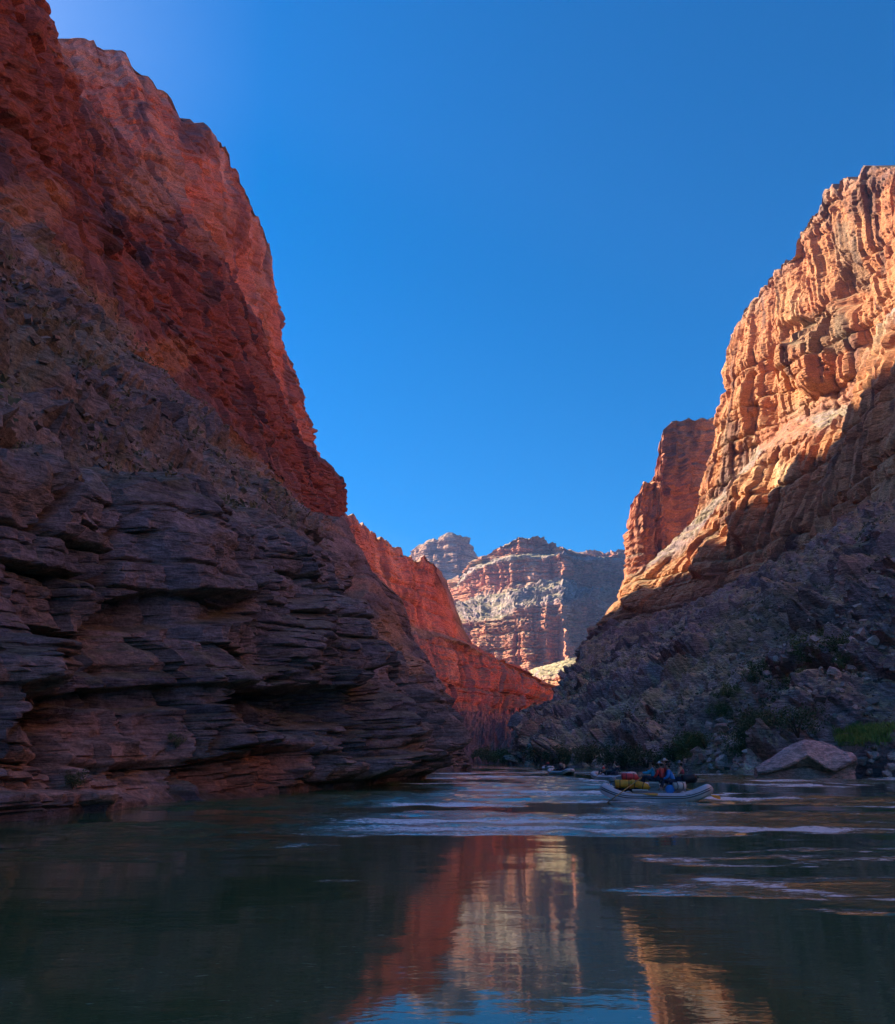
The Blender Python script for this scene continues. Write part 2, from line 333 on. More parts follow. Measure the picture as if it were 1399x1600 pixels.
DENTS_L = [(250, 1090, 150, 20, -1.6), (370, 1115, 85, 40, -3.2), (90, 1122, 80, 24, -2.0), (350, 1205, 58, 48, -2.2), (60, 1255, 260, 22, 1.3), (170, 900, 10, 110, -2.6),
           (240, 955, 80, 30, -2.2), (505, 990, 45, 32, -6.0), (20, 690, 45, 30, -4.0), (560, 980, 22, 120, -5.0), (540, 1110, 80, 110, 3.5), (640, 1080, 40, 90, 3.5), (420, 1010, 70, 80, 3.0), (60, 1040, 75, 55, 2.2),
           (143, 1150, 6, 85, -1.4), (300, 1190, 7, 60, -1.6), (412, 1195, 7, 65, -2.2), (655, 1150, 7, 80, -4), (455, 1180, 6, 60, -2.2), (210, 1180, 60, 34, 1.0), (330, 930, 8, 90, -2.5), (75, 800, 8, 80, -1.6)]
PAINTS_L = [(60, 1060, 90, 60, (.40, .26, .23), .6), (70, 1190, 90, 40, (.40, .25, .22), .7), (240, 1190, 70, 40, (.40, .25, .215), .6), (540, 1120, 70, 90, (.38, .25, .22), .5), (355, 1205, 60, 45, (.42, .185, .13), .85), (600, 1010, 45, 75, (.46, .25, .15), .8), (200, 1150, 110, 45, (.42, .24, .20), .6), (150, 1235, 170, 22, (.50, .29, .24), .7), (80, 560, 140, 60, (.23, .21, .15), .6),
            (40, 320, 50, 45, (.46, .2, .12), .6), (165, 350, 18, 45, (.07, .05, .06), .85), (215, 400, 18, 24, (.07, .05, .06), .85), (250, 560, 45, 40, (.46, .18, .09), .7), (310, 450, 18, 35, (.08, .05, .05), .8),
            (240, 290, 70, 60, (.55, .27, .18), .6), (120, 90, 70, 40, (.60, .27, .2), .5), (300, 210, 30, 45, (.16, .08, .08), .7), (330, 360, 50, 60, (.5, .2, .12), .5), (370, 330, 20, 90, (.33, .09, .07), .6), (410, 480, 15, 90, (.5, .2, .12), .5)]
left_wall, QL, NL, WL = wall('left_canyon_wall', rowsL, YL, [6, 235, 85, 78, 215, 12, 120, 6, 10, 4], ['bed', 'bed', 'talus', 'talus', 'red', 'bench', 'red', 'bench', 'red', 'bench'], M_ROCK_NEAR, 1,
    'shaded left canyon wall of dark ledges below tall red cliffs', DENTS_L, PAINTS_L, tints=[1, 1, 1, 1, (.62, .60, .74), .6, (1.4, 1.5, 1.75), 1, 1, 1])  # upper red cliff tint raised to stand in for bounced light

# ---- right wall
YR = spaced([(-220, 0, 12), (0, 90, 16), (90, 210, 205), (210, 400, 150), (400, 720, 270), (720, 900, 20)])
def shoreR(dx, z): return [(Y, x + dx, z) for Y, x in ((-220, 85), (0, 72), (60, 68), (100, 60), (125, 47), (170, 45), (260, 38), (320, 29), (400, 31), (450, 36), (520, 62), (620, 105), (720, 170), (900, 330))]
R_bank = [(-220, 95, 4), (0, 82, 4), (100, 68, 3.6), (125, 55, 3.4), (170, 52, 3.2), (260, 44, 4), (320, 34, 10), (400, 35, 17), px(817, 1128, 450), (520, 67, 22), (620, 109, 45), (700, 130, 60), (760, 230, 60), (900, 345, 60)]
R_mid = [(-220, 160, 52), (0, 140, 52), (125, 110, 45), (200, 105, 44), (300, 98, 47), (380, 84, 46), px(908, 1042, 455), px(912, 1025, 520), px(915, 1005, 640), (700, 124, 88), (760, 240, 95), (900, 360, 100)]
R_base = [(-220, 225, 112), (0, 205, 110), (200, 196, 108), (330, 198, 110), (430, 206, 112), (500, 214, 112), (560, 212, 112), (620, 165, 104), px(924, 985, 680), (720, 150, 112), (760, 260, 120), (900, 390, 120)]
R_low = [(-220, 270, 240), (0, 250, 240), (200, 236, 240), (330, 232, 238), (430, 246, 240), (480, 262, 245), px(1345, 640, 512), px(1290, 668, 545), px(1200, 700, 590), px(1155, 760, 625), px(1060, 862, 660), px(985, 905, 690), (725, 175, 150), (760, 290, 220), (900, 420, 220)]
R_ben = [(-220, 290, 246), (0, 270, 246), (200, 256, 246), (330, 252, 246), (430, 264, 252), (480, 282, 256), px(1370, 600, 520), px(1330, 632, 550), px(1240, 655, 600), px(1190, 700, 640), px(1098, 800, 675), px(1078, 830, 702), (728, 225, 190), (760, 320, 235), (900, 450, 230)]
R_rim = [(-220, 350, 390), (0, 340, 390), (300, 330, 390), px(1410, 262, 470), px(1350, 266, 492), px(1306, 288, 520), px(1265, 340, 552), px(1232, 400, 590), px(1195, 450, 630), px(1160, 497, 672), px(1146, 525, 700), (718, 292, 372), (740, 340, 340), (770, 400, 300), (900, 520, 280)]
R_back = [(-220, 900, 420), (300, 900, 420), (700, 900, 400), (780, 900, 320), (900, 900, 300)]
rowsR = rows_from(YR, [shoreR(-4, -4), shoreR(0, .15), R_bank, R_mid, R_base, R_low, R_ben, R_rim, R_back], 3)
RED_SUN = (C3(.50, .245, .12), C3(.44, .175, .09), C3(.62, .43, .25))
DENTS_R = [(1275, 560, 45, 60, 14), (1255, 520, 40, 25, -8), (1300, 540, 12, 60, -10), (1180, 640, 16, 60, -8), (1210, 600, 14, 90, -7), (1330, 440, 30, 50, -8), (1250, 420, 20, 60, -6), (1170, 800, 30, 60, 8), (1105, 870, 30, 40, 7), (1000, 930, 30, 30, 6)]
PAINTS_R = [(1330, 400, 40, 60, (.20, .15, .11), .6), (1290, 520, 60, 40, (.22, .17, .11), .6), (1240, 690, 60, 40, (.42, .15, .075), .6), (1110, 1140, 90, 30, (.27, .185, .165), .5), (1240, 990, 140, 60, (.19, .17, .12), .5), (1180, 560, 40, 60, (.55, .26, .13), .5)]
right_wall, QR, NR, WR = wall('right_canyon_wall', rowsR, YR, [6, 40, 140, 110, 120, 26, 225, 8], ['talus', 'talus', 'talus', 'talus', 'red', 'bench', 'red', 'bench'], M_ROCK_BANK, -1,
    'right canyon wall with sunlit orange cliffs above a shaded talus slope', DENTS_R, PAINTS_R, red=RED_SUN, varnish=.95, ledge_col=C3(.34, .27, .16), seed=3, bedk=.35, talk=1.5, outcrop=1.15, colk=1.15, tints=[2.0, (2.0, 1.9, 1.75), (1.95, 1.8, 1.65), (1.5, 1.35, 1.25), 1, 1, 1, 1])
# ---- farther walls: stations run left to right, each a list of points from the foot up
def rows_path(stations, n, k=6):
    S = np.array(stations, float)                                    # (stations, rows, 3)
    d = np.concatenate([[0], np.cumsum(np.linalg.norm(np.diff(S[:, S.shape[1] // 2, :], axis=0), axis=1))])
    t = np.linspace(0, d[-1], n)
    return [np.stack([smooth1(np.interp(t, d, S[:, r, j]), k) for j in range(3)], 1) for r in range(S.shape[1])]
def A(u, v, Y): return at(u, v, Y)
far_red = [
    [(-40, 640, -9), (-90, 690, 60), (-105, 705, 120), (-112, 712, 150), (-135, 730, 228), (-300, 900, 260)],
    [(-10, 700, -9), (-45, 760, 55), (-70, 785, 120), (-80, 795, 150), A(549, 806, 800), (-260, 1050, 265)],
    [(10, 700, -9), (-10, 800, 50), (-40, 850, 120), (-55, 865, 140), A(590, 842, 880), (-240, 1150, 270)],
    [(20, 700, -9), (0, 830, 48), (-22, 915, 125), (-28, 922, 138), A(640, 871, 950), (-200, 1200, 280)],
    [A(715, 1206, 480), A(700, 1112, 880), A(680, 995, 945), A(678, 988, 950), A(652, 876, 975), (-120, 1250, 262)],
    [A(725, 1206, 480), A(715, 1112, 890), A(700, 998, 955), A(698, 992, 960), A(672, 868, 990), (-60, 1280, 250)],
    [A(735, 1206, 480), A(725, 1112, 900), A(712, 1002, 965), A(711, 998, 972), A(694, 884, 1000), (0, 1300, 230)],
    [A(745, 1206, 480), A(735, 1112, 905), A(722, 1004, 975), A(720, 1000, 982), A(709, 945, 1030), (40, 1300, 150)],
    [A(755, 1206, 480), A(752, 1112, 920), A(738, 1012, 990), A(735, 1008, 1000), A(723, 998, 1060), (80, 1300, 120)],
    [A(780, 1206, 480), A(780, 1112, 950), A(786, 1042, 1040), A(786, 1040, 1060), A(786, 1038, 1090), (150, 1330, 110)],
    [A(805, 1206, 480), A(815, 1112, 990), A(826, 1064, 1100), A(826, 1062, 1120), A(826, 1060, 1160), (220, 1400, 100)],
    [A(835, 1206, 730), A(850, 1114, 1030), A(862, 1080, 1170), A(862, 1079, 1190), A(864, 1077, 1240), (300, 1500, 100)],
    [A(900, 1206, 780), A(915, 1125, 1100), A(935, 1090, 1260), A(938, 1088, 1290), A(940, 1085, 1340), (460, 1650, 100)],
]
rp = rows_path(far_red, 330, 5)
RED_DEEP = (C3(.60, .215, .155), C3(.46, .155, .125), C3(.68, .33, .25))
far_red_wall, QF, NF, WF = wall('red_canyon_bend', rp, np.zeros(330), [50, 95, 8, 110, 8], ['talus', 'red', 'bench', 'red', 'bench'], M_ROCK_MID, 1,
    'deep red cliffs closing the canyon where the river bends', red=RED_DEEP, varnish=.7, amp=.9, far=1.6, seed=5, bedk=.5, rimk=.5, tints=[(1.3, .85, .8), 1.05, 1, 1.2, 1])
mesa = []
for u, Y, v in ((672, 2900, (1100, 1020, 968, 962, 953, 949, 944)), (706, 2560, (1100, 1025, 964, 948, 933, 928, 921)), (722, 2330, (1100, 1035, 966, 940, 907, 902, 895)), (745, 2240, (1105, 1045, 972, 926, 888, 883, 877)),
                (783, 2180, (1110, 1050, 966, 920, 876, 871, 851)), (800, 2160, (1110, 1052, 950, 917, 873, 868, 842)), (825, 2150, (1110, 1052, 946, 913, 870, 865, 837)), (850, 2160, (1110, 1050, 944, 908, 873, 867, 847)),
                (878, 2150, (1110, 1048, 942, 902, 864, 862, 857)), (900, 2260, (1110, 1045, 938, 916, 873, 870, 865)), (930, 2420, (1110, 1045, 928, 924, 875, 872, 867)), (1010, 2700, (1110, 1040, 926, 922, 875, 872, 867))):
    off = (-500, -60, 0, 190, 215, 250, 270)
    st = [A(u, v[0], Y + off[0])]
    for k in range(1, 7): st.append(A(u, v[k], Y + off[k]))
    st[0] = (st[0][0], st[0][1], -14.0); st.append((st[-1][0] * 1.5, Y + 1300, st[-1][2] * .9))
    mesa.append(st)
rp = rows_path(mesa, 300, 2)
RED_MESA = (C3(.52, .21, .13), C3(.46, .17, .11), C3(.6, .34, .24))
mesa_wall, QM, NM, WM = wall('central_mesa', rp, np.zeros(300), [20, 110, 50, 60, 10, 40, 6], ['talus', 'red', 'talus', 'red', 'bench', 'red', 'bench'], M_ROCK_FAR, -1,
    'hazy stepped mesa with a low capped top down the canyon', red=RED_MESA, varnish=.5, amp=1.5, far=3.0, seed=7, rimk=.1, colk=.6, ledge_col=C3(.27, .24, .14))
ridge = []
for u, Y, top in ((850, 2870, 872), (885, 2788, 866), (915, 2747, 863), (940, 2788, 866), (955, 2788, 862), (975, 2829, 864), (1010, 2870, 868), (1080, 3034, 866)):
    st = [A(u, 1050, Y - 300), A(u, 925, Y - 20), A(u, 905, Y + 60), A(u, top, Y + 140)]; st.append((st[-1][0] * 1.4, Y + 1200, st[-1][2])); st[0] = (st[0][0], st[0][1], -14.0); ridge.append(st)
rp = rows_path(ridge, 160, 2)
wall('far_ridge', rp, np.zeros(160), [20, 16, 50, 4], ['talus', 'talus', 'red', 'bench'], M_ROCK_FAR, -1, 'blue hazy flat ridge behind the central mesa', red=RED_MESA, varnish=.4, amp=1.2, far=5.0, seed=8, rimk=.08)
butte = []
for u, Y, v in ((560, 3780, (1000, 930, 905, 894)), (640, 3510, (1000, 930, 890, 874)), (652, 3307, (1000, 928, 893, 856)), (668, 3240, (1000, 928, 894, 850)), (690, 3213, (1000, 930, 895, 842)), (704, 3199, (1000, 932, 895, 836)),
                (722, 3213, (1000, 934, 896, 842)), (737, 3240, (1000, 936, 896, 846)), (744, 3375, (1000, 938, 900, 874)), (752, 3645, (1000, 942, 915, 899)), (800, 4050, (1000, 950, 930, 919))):
    st = [A(u, v[0], Y - 450), A(u, v[1], Y - 80), A(u, v[2], Y + 40), A(u, v[3], Y + 75)]; st.append((st[-1][0] - 20, Y + 500, st[-1][2] * .98)); st[0] = (st[0][0], st[0][1], -14.0); butte.append(st)
rp = rows_path(butte, 170, 1)
wall('distant_butte', rp, np.zeros(170), [12, 30, 70, 5], ['talus', 'talus', 'red', 'bench'], M_ROCK_FAR, -1, 'pale blue distant butte with a pointed flat top', red=(C3(.42, .25, .18), C3(.36, .2, .15), C3(.55, .4, .3)), varnish=.4, amp=1.2, far=4.0, seed=9, rimk=.05, colk=.5)
mound = []
for u, Y, v in ((800, 1750, (1120, 1095, 1088, 1080)), (822, 1600, (1120, 1085, 1064, 1050)), (850, 1540, (1120, 1082, 1062, 1040)), (880, 1520, (1120, 1080, 1056, 1032)), (905, 1520, (1120, 1078, 1052, 1028)), (940, 1540, (1120, 1075, 1048, 1026)), (1000, 1560, (1120, 1070, 1044, 1024))):
    st = [A(u, v[0], Y - 160), A(u, v[1], Y - 30), A(u, v[2], Y), A(u, v[3], Y + 160)]; st.append((st[-1][0] + 60, Y + 500, st[-1][2] * .9)); st[0] = (st[0][0], st[0][1], -14.0); mound.append(st)
rp = rows_path(mound, 120, 4)
wall('sunlit_bench', rp, np.zeros(120), [12, 40, 50, 6], ['talus', 'red', 'talus', 'bench'], M_ROCK_FAR, -1, 'small sunlit bench with a yellow green top before the mesa', red=RED_MESA, varnish=.3, amp=.9, far=1.8, seed=10, rimk=.2, ledge_col=C3(.36, .32, .16))
# ---- the tower behind the right wall
tower = []
for u, Y, v in ((981, 900, (1065, 980, 800, 790)), (1000, 900, (1060, 975, 770, 766)), (1022, 915, (1050, 960, 748, 744)), (1036, 925, (1040, 950, 690, 668)),
                (1046, 935, (1040, 945, 690, 659)), (1080, 945, (1040, 940, 690, 656)), (1125, 955, (1040, 940, 690, 653)), (1190, 1000, (1040, 940, 690, 640)), (1300, 1050, (1040, 940, 690, 640))):
    st = [A(u, v[0], Y - 150), A(u, v[1], Y - 60), A(u, v[2], Y - 4), A(u, v[3], Y)]; st.append((st[-1][0] * 1.8, Y + 500, st[-1][2])); st[0] = (st[0][0], st[0][1], -14.0); tower.append(st)
tower.insert(0, [(330, 1150, -14), (330, 1240, 60), (330, 1296, 240), (330, 1300, 262), (560, 1800, 262)])
rp = rows_path(tower, 200, 2)
wall('right_canyon_tower', rp, np.zeros(200), [20, 120, 20, 6], ['red', 'red', 'red', 'bench'], M_ROCK_MID, -1, 'square red rock tower standing behind the sunlit right cliff', red=(C3(.43, .17, .09), C3(.38, .13, .08), C3(.5, .25, .14)), varnish=1.0, amp=.8, far=1.3, seed=12, rimk=.6,
     paints=[(1060, 690, 30, 60, (.17, .10, .085), .6)])

# ------------------------------------------------------------------ water
def water_material():
    m, nt, N, L, b = nodes_of('river_water')
    b.inputs['Base Color'].default_value = (0.058, 0.118, 0.05, 1); b.inputs['Roughness'].default_value = 0.03; b.inputs['IOR'].default_value = 1.333
    geo = add(nt, 'ShaderNodeNewGeometry')
    def mapped(sx, sy, rot=0.0):
        mp = add(nt, 'ShaderNodeMapping'); mp.inputs['Scale'].default_value = (sx, sy, 1); mp.inputs['Rotation'].default_value = (0, 0, rot); L.new(geo.outputs['Position'], mp.inputs['Vector']); return mp
    def noise(mp, sc, detail, rough=.5, dist=0.0):
        n = add(nt, 'ShaderNodeTexNoise'); n.inputs['Scale'].default_value = sc; n.inputs['Detail'].default_value = detail; n.inputs['Roughness'].default_value = rough; n.inputs['Distortion'].default_value = dist
        L.new(mp.outputs[0], n.inputs['Vector']); return n
    def ramp(src, a, b_, c, d):
        r = add(nt, 'ShaderNodeMapRange'); r.interpolation_type = 'SMOOTHSTEP'
        for k, v in enumerate((a, b_, c, d)): r.inputs[k + 1].default_value = v
        L.new(src, r.inputs[0]); return r
    def mul(a, b_):
        n = add(nt, 'ShaderNodeMath', operation='MULTIPLY')
        L.new(a, n.inputs[0])
        if isinstance(b_, float): n.inputs[1].default_value = b_
        else: L.new(b_, n.inputs[1])
        return n.outputs[0]
    def plus(a, b_):
        n = add(nt, 'ShaderNodeMath', operation='ADD'); L.new(a, n.inputs[0]); L.new(b_, n.inputs[1]); return n.outputs[0]
    sep = add(nt, 'ShaderNodeAttribute', attribute_name='riffle')
    chop = noise(mapped(3.0, 6.0, .1), 1.0, 3, .55, .4)
    fine = noise(mapped(9.0, 16.0, -.2), 1.0, 2, .5, .2)
    h = plus(mul(mul(chop.outputs[0], .03), sep.outputs['Fac']), mul(mul(fine.outputs[0], .008), sep.outputs['Fac']))
    # white put into the colour for sky glints on riffles, plus eddy foam
    fo = add(nt, 'ShaderNodeAttribute', attribute_name='glint_foam')
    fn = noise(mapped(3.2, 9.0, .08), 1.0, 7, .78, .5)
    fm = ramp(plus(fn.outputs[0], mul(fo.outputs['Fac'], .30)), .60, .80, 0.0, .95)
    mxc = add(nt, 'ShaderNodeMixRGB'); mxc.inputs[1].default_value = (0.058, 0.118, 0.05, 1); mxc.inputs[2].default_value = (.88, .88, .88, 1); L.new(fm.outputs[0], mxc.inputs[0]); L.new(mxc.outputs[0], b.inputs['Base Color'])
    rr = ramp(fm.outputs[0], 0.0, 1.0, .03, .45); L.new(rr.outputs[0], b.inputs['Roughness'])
    bp = add(nt, 'ShaderNodeBump'); bp.inputs['Strength'].default_value = 1.0; bp.inputs['Distance'].default_value = 1.0
    L.new(h, bp.inputs['Height']); L.new(bp.outputs[0], b.inputs['Normal'])
    return m
M_WATER = water_material()
def river_mesh():
    ys = np.concatenate([np.linspace(-60, 4, 30, endpoint=False), np.exp(np.linspace(math.log(4), math.log(240), 560)), np.linspace(246, 1200, 20)])
    xs = np.concatenate([np.linspace(-420, -26, 8, endpoint=False), np.linspace(-26, 72, 390), np.linspace(80, 520, 8)])
    X, Y = np.meshgrid(xs, ys); x, y = X.ravel(), Y.ravel(); o = 0 * x
    run = y + .75 * x
    ly = np.log(np.maximum(y, 3.0)); m = 1.7 * fbm(x * .11 + .6 * ly, ly * 6.0 + .25 * fbm(x * .2, y * .2, o + 8, 2), o + 3, 5, .62) + np.interp(run, [-100, 11, 15, 19, 27, 60, 120], [-1.2, -1.0, -.4, .12, .33, .38, .25])
    rif = .05 + .95 * sstep(.0, .28, m)
    # painted sky glints on riffle fronts and scattered crests, foam on the right eddy line
    glint_foam = .5 * np.exp(-((m - .14) / .12) ** 2) * (run > 13) + .95 * rif * sstep(-.1, .5, fbm(x * .12, ly * 16, o + 61, 3)) * sstep(14, 30, run)
    glint_foam = glint_foam * sstep(-9, -1, x + .02 * y) * (1 - .5 * sstep(90, 200, y))
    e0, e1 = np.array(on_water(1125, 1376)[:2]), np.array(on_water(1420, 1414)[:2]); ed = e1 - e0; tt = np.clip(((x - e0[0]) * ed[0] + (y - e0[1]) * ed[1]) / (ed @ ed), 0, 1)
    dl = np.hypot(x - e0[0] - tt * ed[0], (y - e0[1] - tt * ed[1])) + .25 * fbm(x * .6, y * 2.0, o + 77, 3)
    glint_foam = glint_foam + .95 * (1 - sstep(.05, .6, dl)) * sstep(-.35, .3, fbm(x * 1.3, y * 5.0, o + 91, 3)); rif = np.maximum(rif, .9 * (1 - sstep(.3, 1.2, dl)))
    glint_foam = np.clip(glint_foam, 0, 1.3)
    # current lines and boils
    hgt = .007 * fbm(x * .16, y * .42, o + 9, 2)
    wx = x + 1.2 * fbm(x * .2, y * .3, o, 2); wy = y + .9 * fbm(x * .25, y * .35, o + 40, 2)
    lam = np.clip(y * .012, .5, 2.2)
    hgt += rif * (np.interp(y, [10, 18, 45], [.012, .03, .085]) * vnoise(wx * .38, wy * .95, o + 1) + np.interp(y, [10, 20, 40], [.018, .035, .05]) * vnoise(wx * .9 + 3, wy * 1.9, o + 5) * (y < 130) + .018 * vnoise(wx * 2.2, wy * 4.2, o + 7) * (y < 60))
    sel = (1 - sstep(200, 250, y)) * sstep(-60, -30, y) * ((x > -26) & (x < 72))
    P = np.stack([x, y, hgt * sel], 1)
    ob = grid_mesh('river', P, len(ys), len(xs), None, M_WATER, True)
    a = ob.data.attributes.new('riffle', 'FLOAT', 'POINT'); a.data.foreach_set('value', rif.astype(np.float32))
    a = ob.data.attributes.new('glint_foam', 'FLOAT', 'POINT'); a.data.foreach_set('value', glint_foam.astype(np.float32))
    return ob
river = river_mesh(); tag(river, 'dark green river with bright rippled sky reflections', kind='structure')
me = bpy.data.meshes.new('ground'); me.from_pydata([(-5000, -2500, -10), (5000, -2500, -10), (5000, 5500, -10), (-5000, 5500, -10)], [], [(0, 1, 2, 3)])
ground = link(bpy.data.objects.new('ground', me)); me.materials.append(M_ROCK_FAR); tag(ground, 'rocky desert ground under the canyon', kind='structure')
# ------------------------------------------------------------------ vegetation and stones
def leaf_material(name, c1, c2):
    m, nt, N, L, b = nodes_of(name)
    oi = add(nt, 'ShaderNodeObjectInfo'); geo = add(nt, 'ShaderNodeNewGeometry')
    n = add(nt, 'ShaderNodeTexNoise'); n.inputs['Scale'].default_value = 3.0; n.inputs['Detail'].default_value = 3; L.new(geo.outputs['Position'], n.inputs['Vector'])
    mx = add(nt, 'ShaderNodeMixRGB'); mx.inputs[1].default_value = (*c1, 1); mx.inputs[2].default_value = (*c2, 1)
    sm = add(nt, 'ShaderNodeMath', operation='MULTIPLY_ADD'); sm.inputs[1].default_value = .5; L.new(oi.outputs['Random'], sm.inputs[0])
    rm = add(nt, 'ShaderNodeMapRange'); rm.inputs[1].default_value = .3; rm.inputs[2].default_value = .7; rm.inputs[3].default_value = -.25; rm.inputs[4].default_value = .75; L.new(n.outputs[0], rm.inputs[0]); L.new(rm.outputs[0], sm.inputs[2])
    L.new(sm.outputs[0], mx.inputs[0]); L.new(mx.outputs[0], b.inputs['Base Color']); b.inputs['Roughness'].default_value = .8; b.inputs['Specular IOR Level'].default_value = .2
    return m
def plain(name, c, rough=.6, spec=.4, metal=0.0, var=.12, scale=8.0):
    m, nt, N, L, b = nodes_of(name)
    geo = add(nt, 'ShaderNodeNewGeometry'); n = add(nt, 'ShaderNodeTexNoise'); n.inputs['Scale'].default_value = scale; n.inputs['Detail'].default_value = 4; L.new(geo.outputs['Position'], n.inputs['Vector'])
    r = add(nt, 'ShaderNodeMapRange'); r.inputs[1].default_value = .3; r.inputs[2].default_value = .7; r.inputs[3].default_value = 1 - var; r.inputs[4].default_value = 1 + var; L.new(n.outputs[0], r.inputs[0])
    v = add(nt, 'ShaderNodeVectorMath', operation='SCALE'); v.inputs[0].default_value = c; L.new(r.outputs[0], v.inputs['Scale']); L.new(v.outputs[0], b.inputs['Base Color'])
    b.inputs['Roughness'].default_value = rough; b.inputs['Specular IOR Level'].default_value = spec; b.inputs['Metallic'].default_value = metal
    return m
M_GREEN = leaf_material('willow_leaves', (.10, .125, .04), (.26, .28, .11))
M_DARKGREEN = leaf_material('tamarisk_leaves', (.075, .09, .045), (.19, .20, .09))
M_SCRUB = leaf_material('desert_scrub_leaves', (.12, .105, .06), (.27, .25, .15))
M_GRASS = leaf_material('bank_grass_blades', (.18, .26, .05), (.38, .44, .11))
M_STEM = plain('woody_stem', (.14, .10, .07), .9)
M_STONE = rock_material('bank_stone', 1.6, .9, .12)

def hit(Q, u, v, tol=7):
    P = Q.reshape(-1, 3); pu, pv = project(P)
    ok = (P[:, 1] > 20) & (np.abs(pu - u) < tol) & (np.abs(pv - v) < tol)
    if not ok.any():
        k = np.argmin((pu - u) ** 2 + (pv - v) ** 2 + 1e6 * (P[:, 1] < 20)); return P[k]
    i = np.nonzero(ok)[0]; near = i[P[i, 1] < P[i, 1].min() * 1.12 + 2]
    return P[near[np.argmin((pu[near] - u) ** 2 + (pv[near] - v) ** 2)]]
def leaf_cloud(rs, n, rx, rz, size, lean=.0):
    """n small leaf blades spread through an uneven crown"""
    k = 7 if n < 1000 else 16; cen = np.stack([rs.normal(0, rx * .5, k), rs.normal(0, rx * .5, k), rz * (.2 + .7 * rs.rand(k) ** 1.2)], 1)
    c = cen[rs.randint(0, k, n)] + rs.normal(0, 1, (n, 3)) * (np.array([rx * .26, rx * .26, rz * .2]) if n < 1000 else np.array([rx * .17, rx * .17, rz * .14])); c[:, 2] = np.abs(c[:, 2])
    a = rs.normal(0, 1, (n, 3)); a[:, 2] += .8; a /= np.linalg.norm(a, axis=1, keepdims=True)
    b = np.cross(a, rs.normal(0, 1, (n, 3))); b /= np.linalg.norm(b, axis=1, keepdims=True)
    s = (size * (.6 + .8 * rs.rand(n)))[:, None]
    V = np.stack([c - b * s * .35, c + a * s * .5 + b * s * .4, c + a * s * 1.5, c + a * s * .5 - b * s * .5], 1).reshape(-1, 3)
    return V
def quads_mesh(name, V, mat):
    me = bpy.data.meshes.new(name); n = len(V)
    me.vertices.add(n); me.vertices.foreach_set('co', V.astype(np.float32).ravel()); me.loops.add(n); me.loops.foreach_set('vertex_index', np.arange(n, dtype=np.int32))
    me.polygons.add(n // 4); me.polygons.foreach_set('loop_start', np.arange(0, n, 4, dtype=np.int32)); me.update(calc_edges=True); me.materials.append(mat)
    return me
def tube_verts(path, radii, seg=8, cap=True):
    """a tapering tube along a path -> verts, faces"""
    path = [Vector(p) for p in path]; V, Fc = [], []
    up = Vector((0, 0, 1))
    for i, p in enumerate(path):
        d = (path[min(i + 1, len(path) - 1)] - path[max(i - 1, 0)]).normalized()
        a = d.cross(up if abs(d.z) < .95 else Vector((1, 0, 0))).normalized(); b = a.cross(d).normalized()
        for k in range(seg):
            t = 2 * math.pi * k / seg; V.append(p + (a * math.cos(t) + b * math.sin(t)) * radii[i])
    for i in range(len(path) - 1):
        for k in range(seg): Fc.append((i * seg + k, i * seg + (k + 1) % seg, (i + 1) * seg + (k + 1) % seg, (i + 1) * seg + k))
    if cap: Fc.append(tuple(range(seg - 1, -1, -1))); Fc.append(tuple((len(path) - 1) * seg + k for k in range(seg)))
    return V, Fc
def mesh_of(name, parts, mat, smooth=True):
    V, Fc = [], []
    for v, f in parts:
        o = len(V); V += [tuple(p) for p in v]; Fc += [tuple(i + o for i in q) for q in f]
    me = bpy.data.meshes.new(name); me.from_pydata(V, [], Fc); me.update()
    bm = bmesh.new(); bm.from_mesh(me); bmesh.ops.recalc_face_normals(bm, faces=bm.faces); bm.to_mesh(me); bm.free()
    if smooth: me.polygons.foreach_set('use_smooth', np.full(len(me.polygons), True))
    me.materials.append(mat); return me
def ob(name, me, parent=None, loc=None, rot=None, scale=None):
    o = bpy.data.objects.new(name, me); link(o, parent)
    if loc is not None: o.location = loc
    if rot is not None: o.rotation_euler = rot
    if scale is not None: o.scale = scale
    return o

rsv = np.random.RandomState(31)
STEMS = []
for k in range(3):
    parts = []
    for j in range(6):
        a = rsv.rand() * 6.28; l = .45 + .4 * rsv.rand()
        p = [(0, 0, -.08), (.12 * math.cos(a), .12 * math.sin(a), l * .5), (.32 * math.cos(a + .3), .32 * math.sin(a + .3), l)]
        parts.append(tube_verts(p, (.035, .022, .008), 5))
    STEMS.append(mesh_of('stem', parts, M_STEM))
FOL = {}
for key, mat, n, sz in (('green', M_GREEN, 1500, .05), ('dark', M_DARKGREEN, 1500, .05), ('scrub', M_SCRUB, 300, .10)):
    FOL[key] = [quads_mesh('foliage', leaf_cloud(rsv, n, .62, .95, sz), mat) for _ in range(3)]
SHRUB_N = 0
def shrub(p, h, kind, label, group):
    global SHRUB_N
    r = bpy.data.objects.new('shrub', None); link(r); r.location = (p[0], p[1], p[2] - .05 * h); w = h * (.95 + .5 * rsv.rand())
    r.scale = (w, w, h); r.rotation_euler = (0, 0, rsv.rand() * 6.28); r.empty_display_size = .2
    tag(r, label, 'shrub', group); k = SHRUB_N % 3; SHRUB_N += 1
    ob('stem', STEMS[k], r); ob('foliage', FOL[kind][k], r); return r
def mpp(p): return math.hypot(p[0], p[1]) / F_PX        # metres per photo pixel there
ORD = ['first', 'second', 'third', 'fourth', 'fifth', 'sixth', 'seventh', 'eighth', 'ninth', 'tenth', 'eleventh', 'twelfth', 'thirteenth']
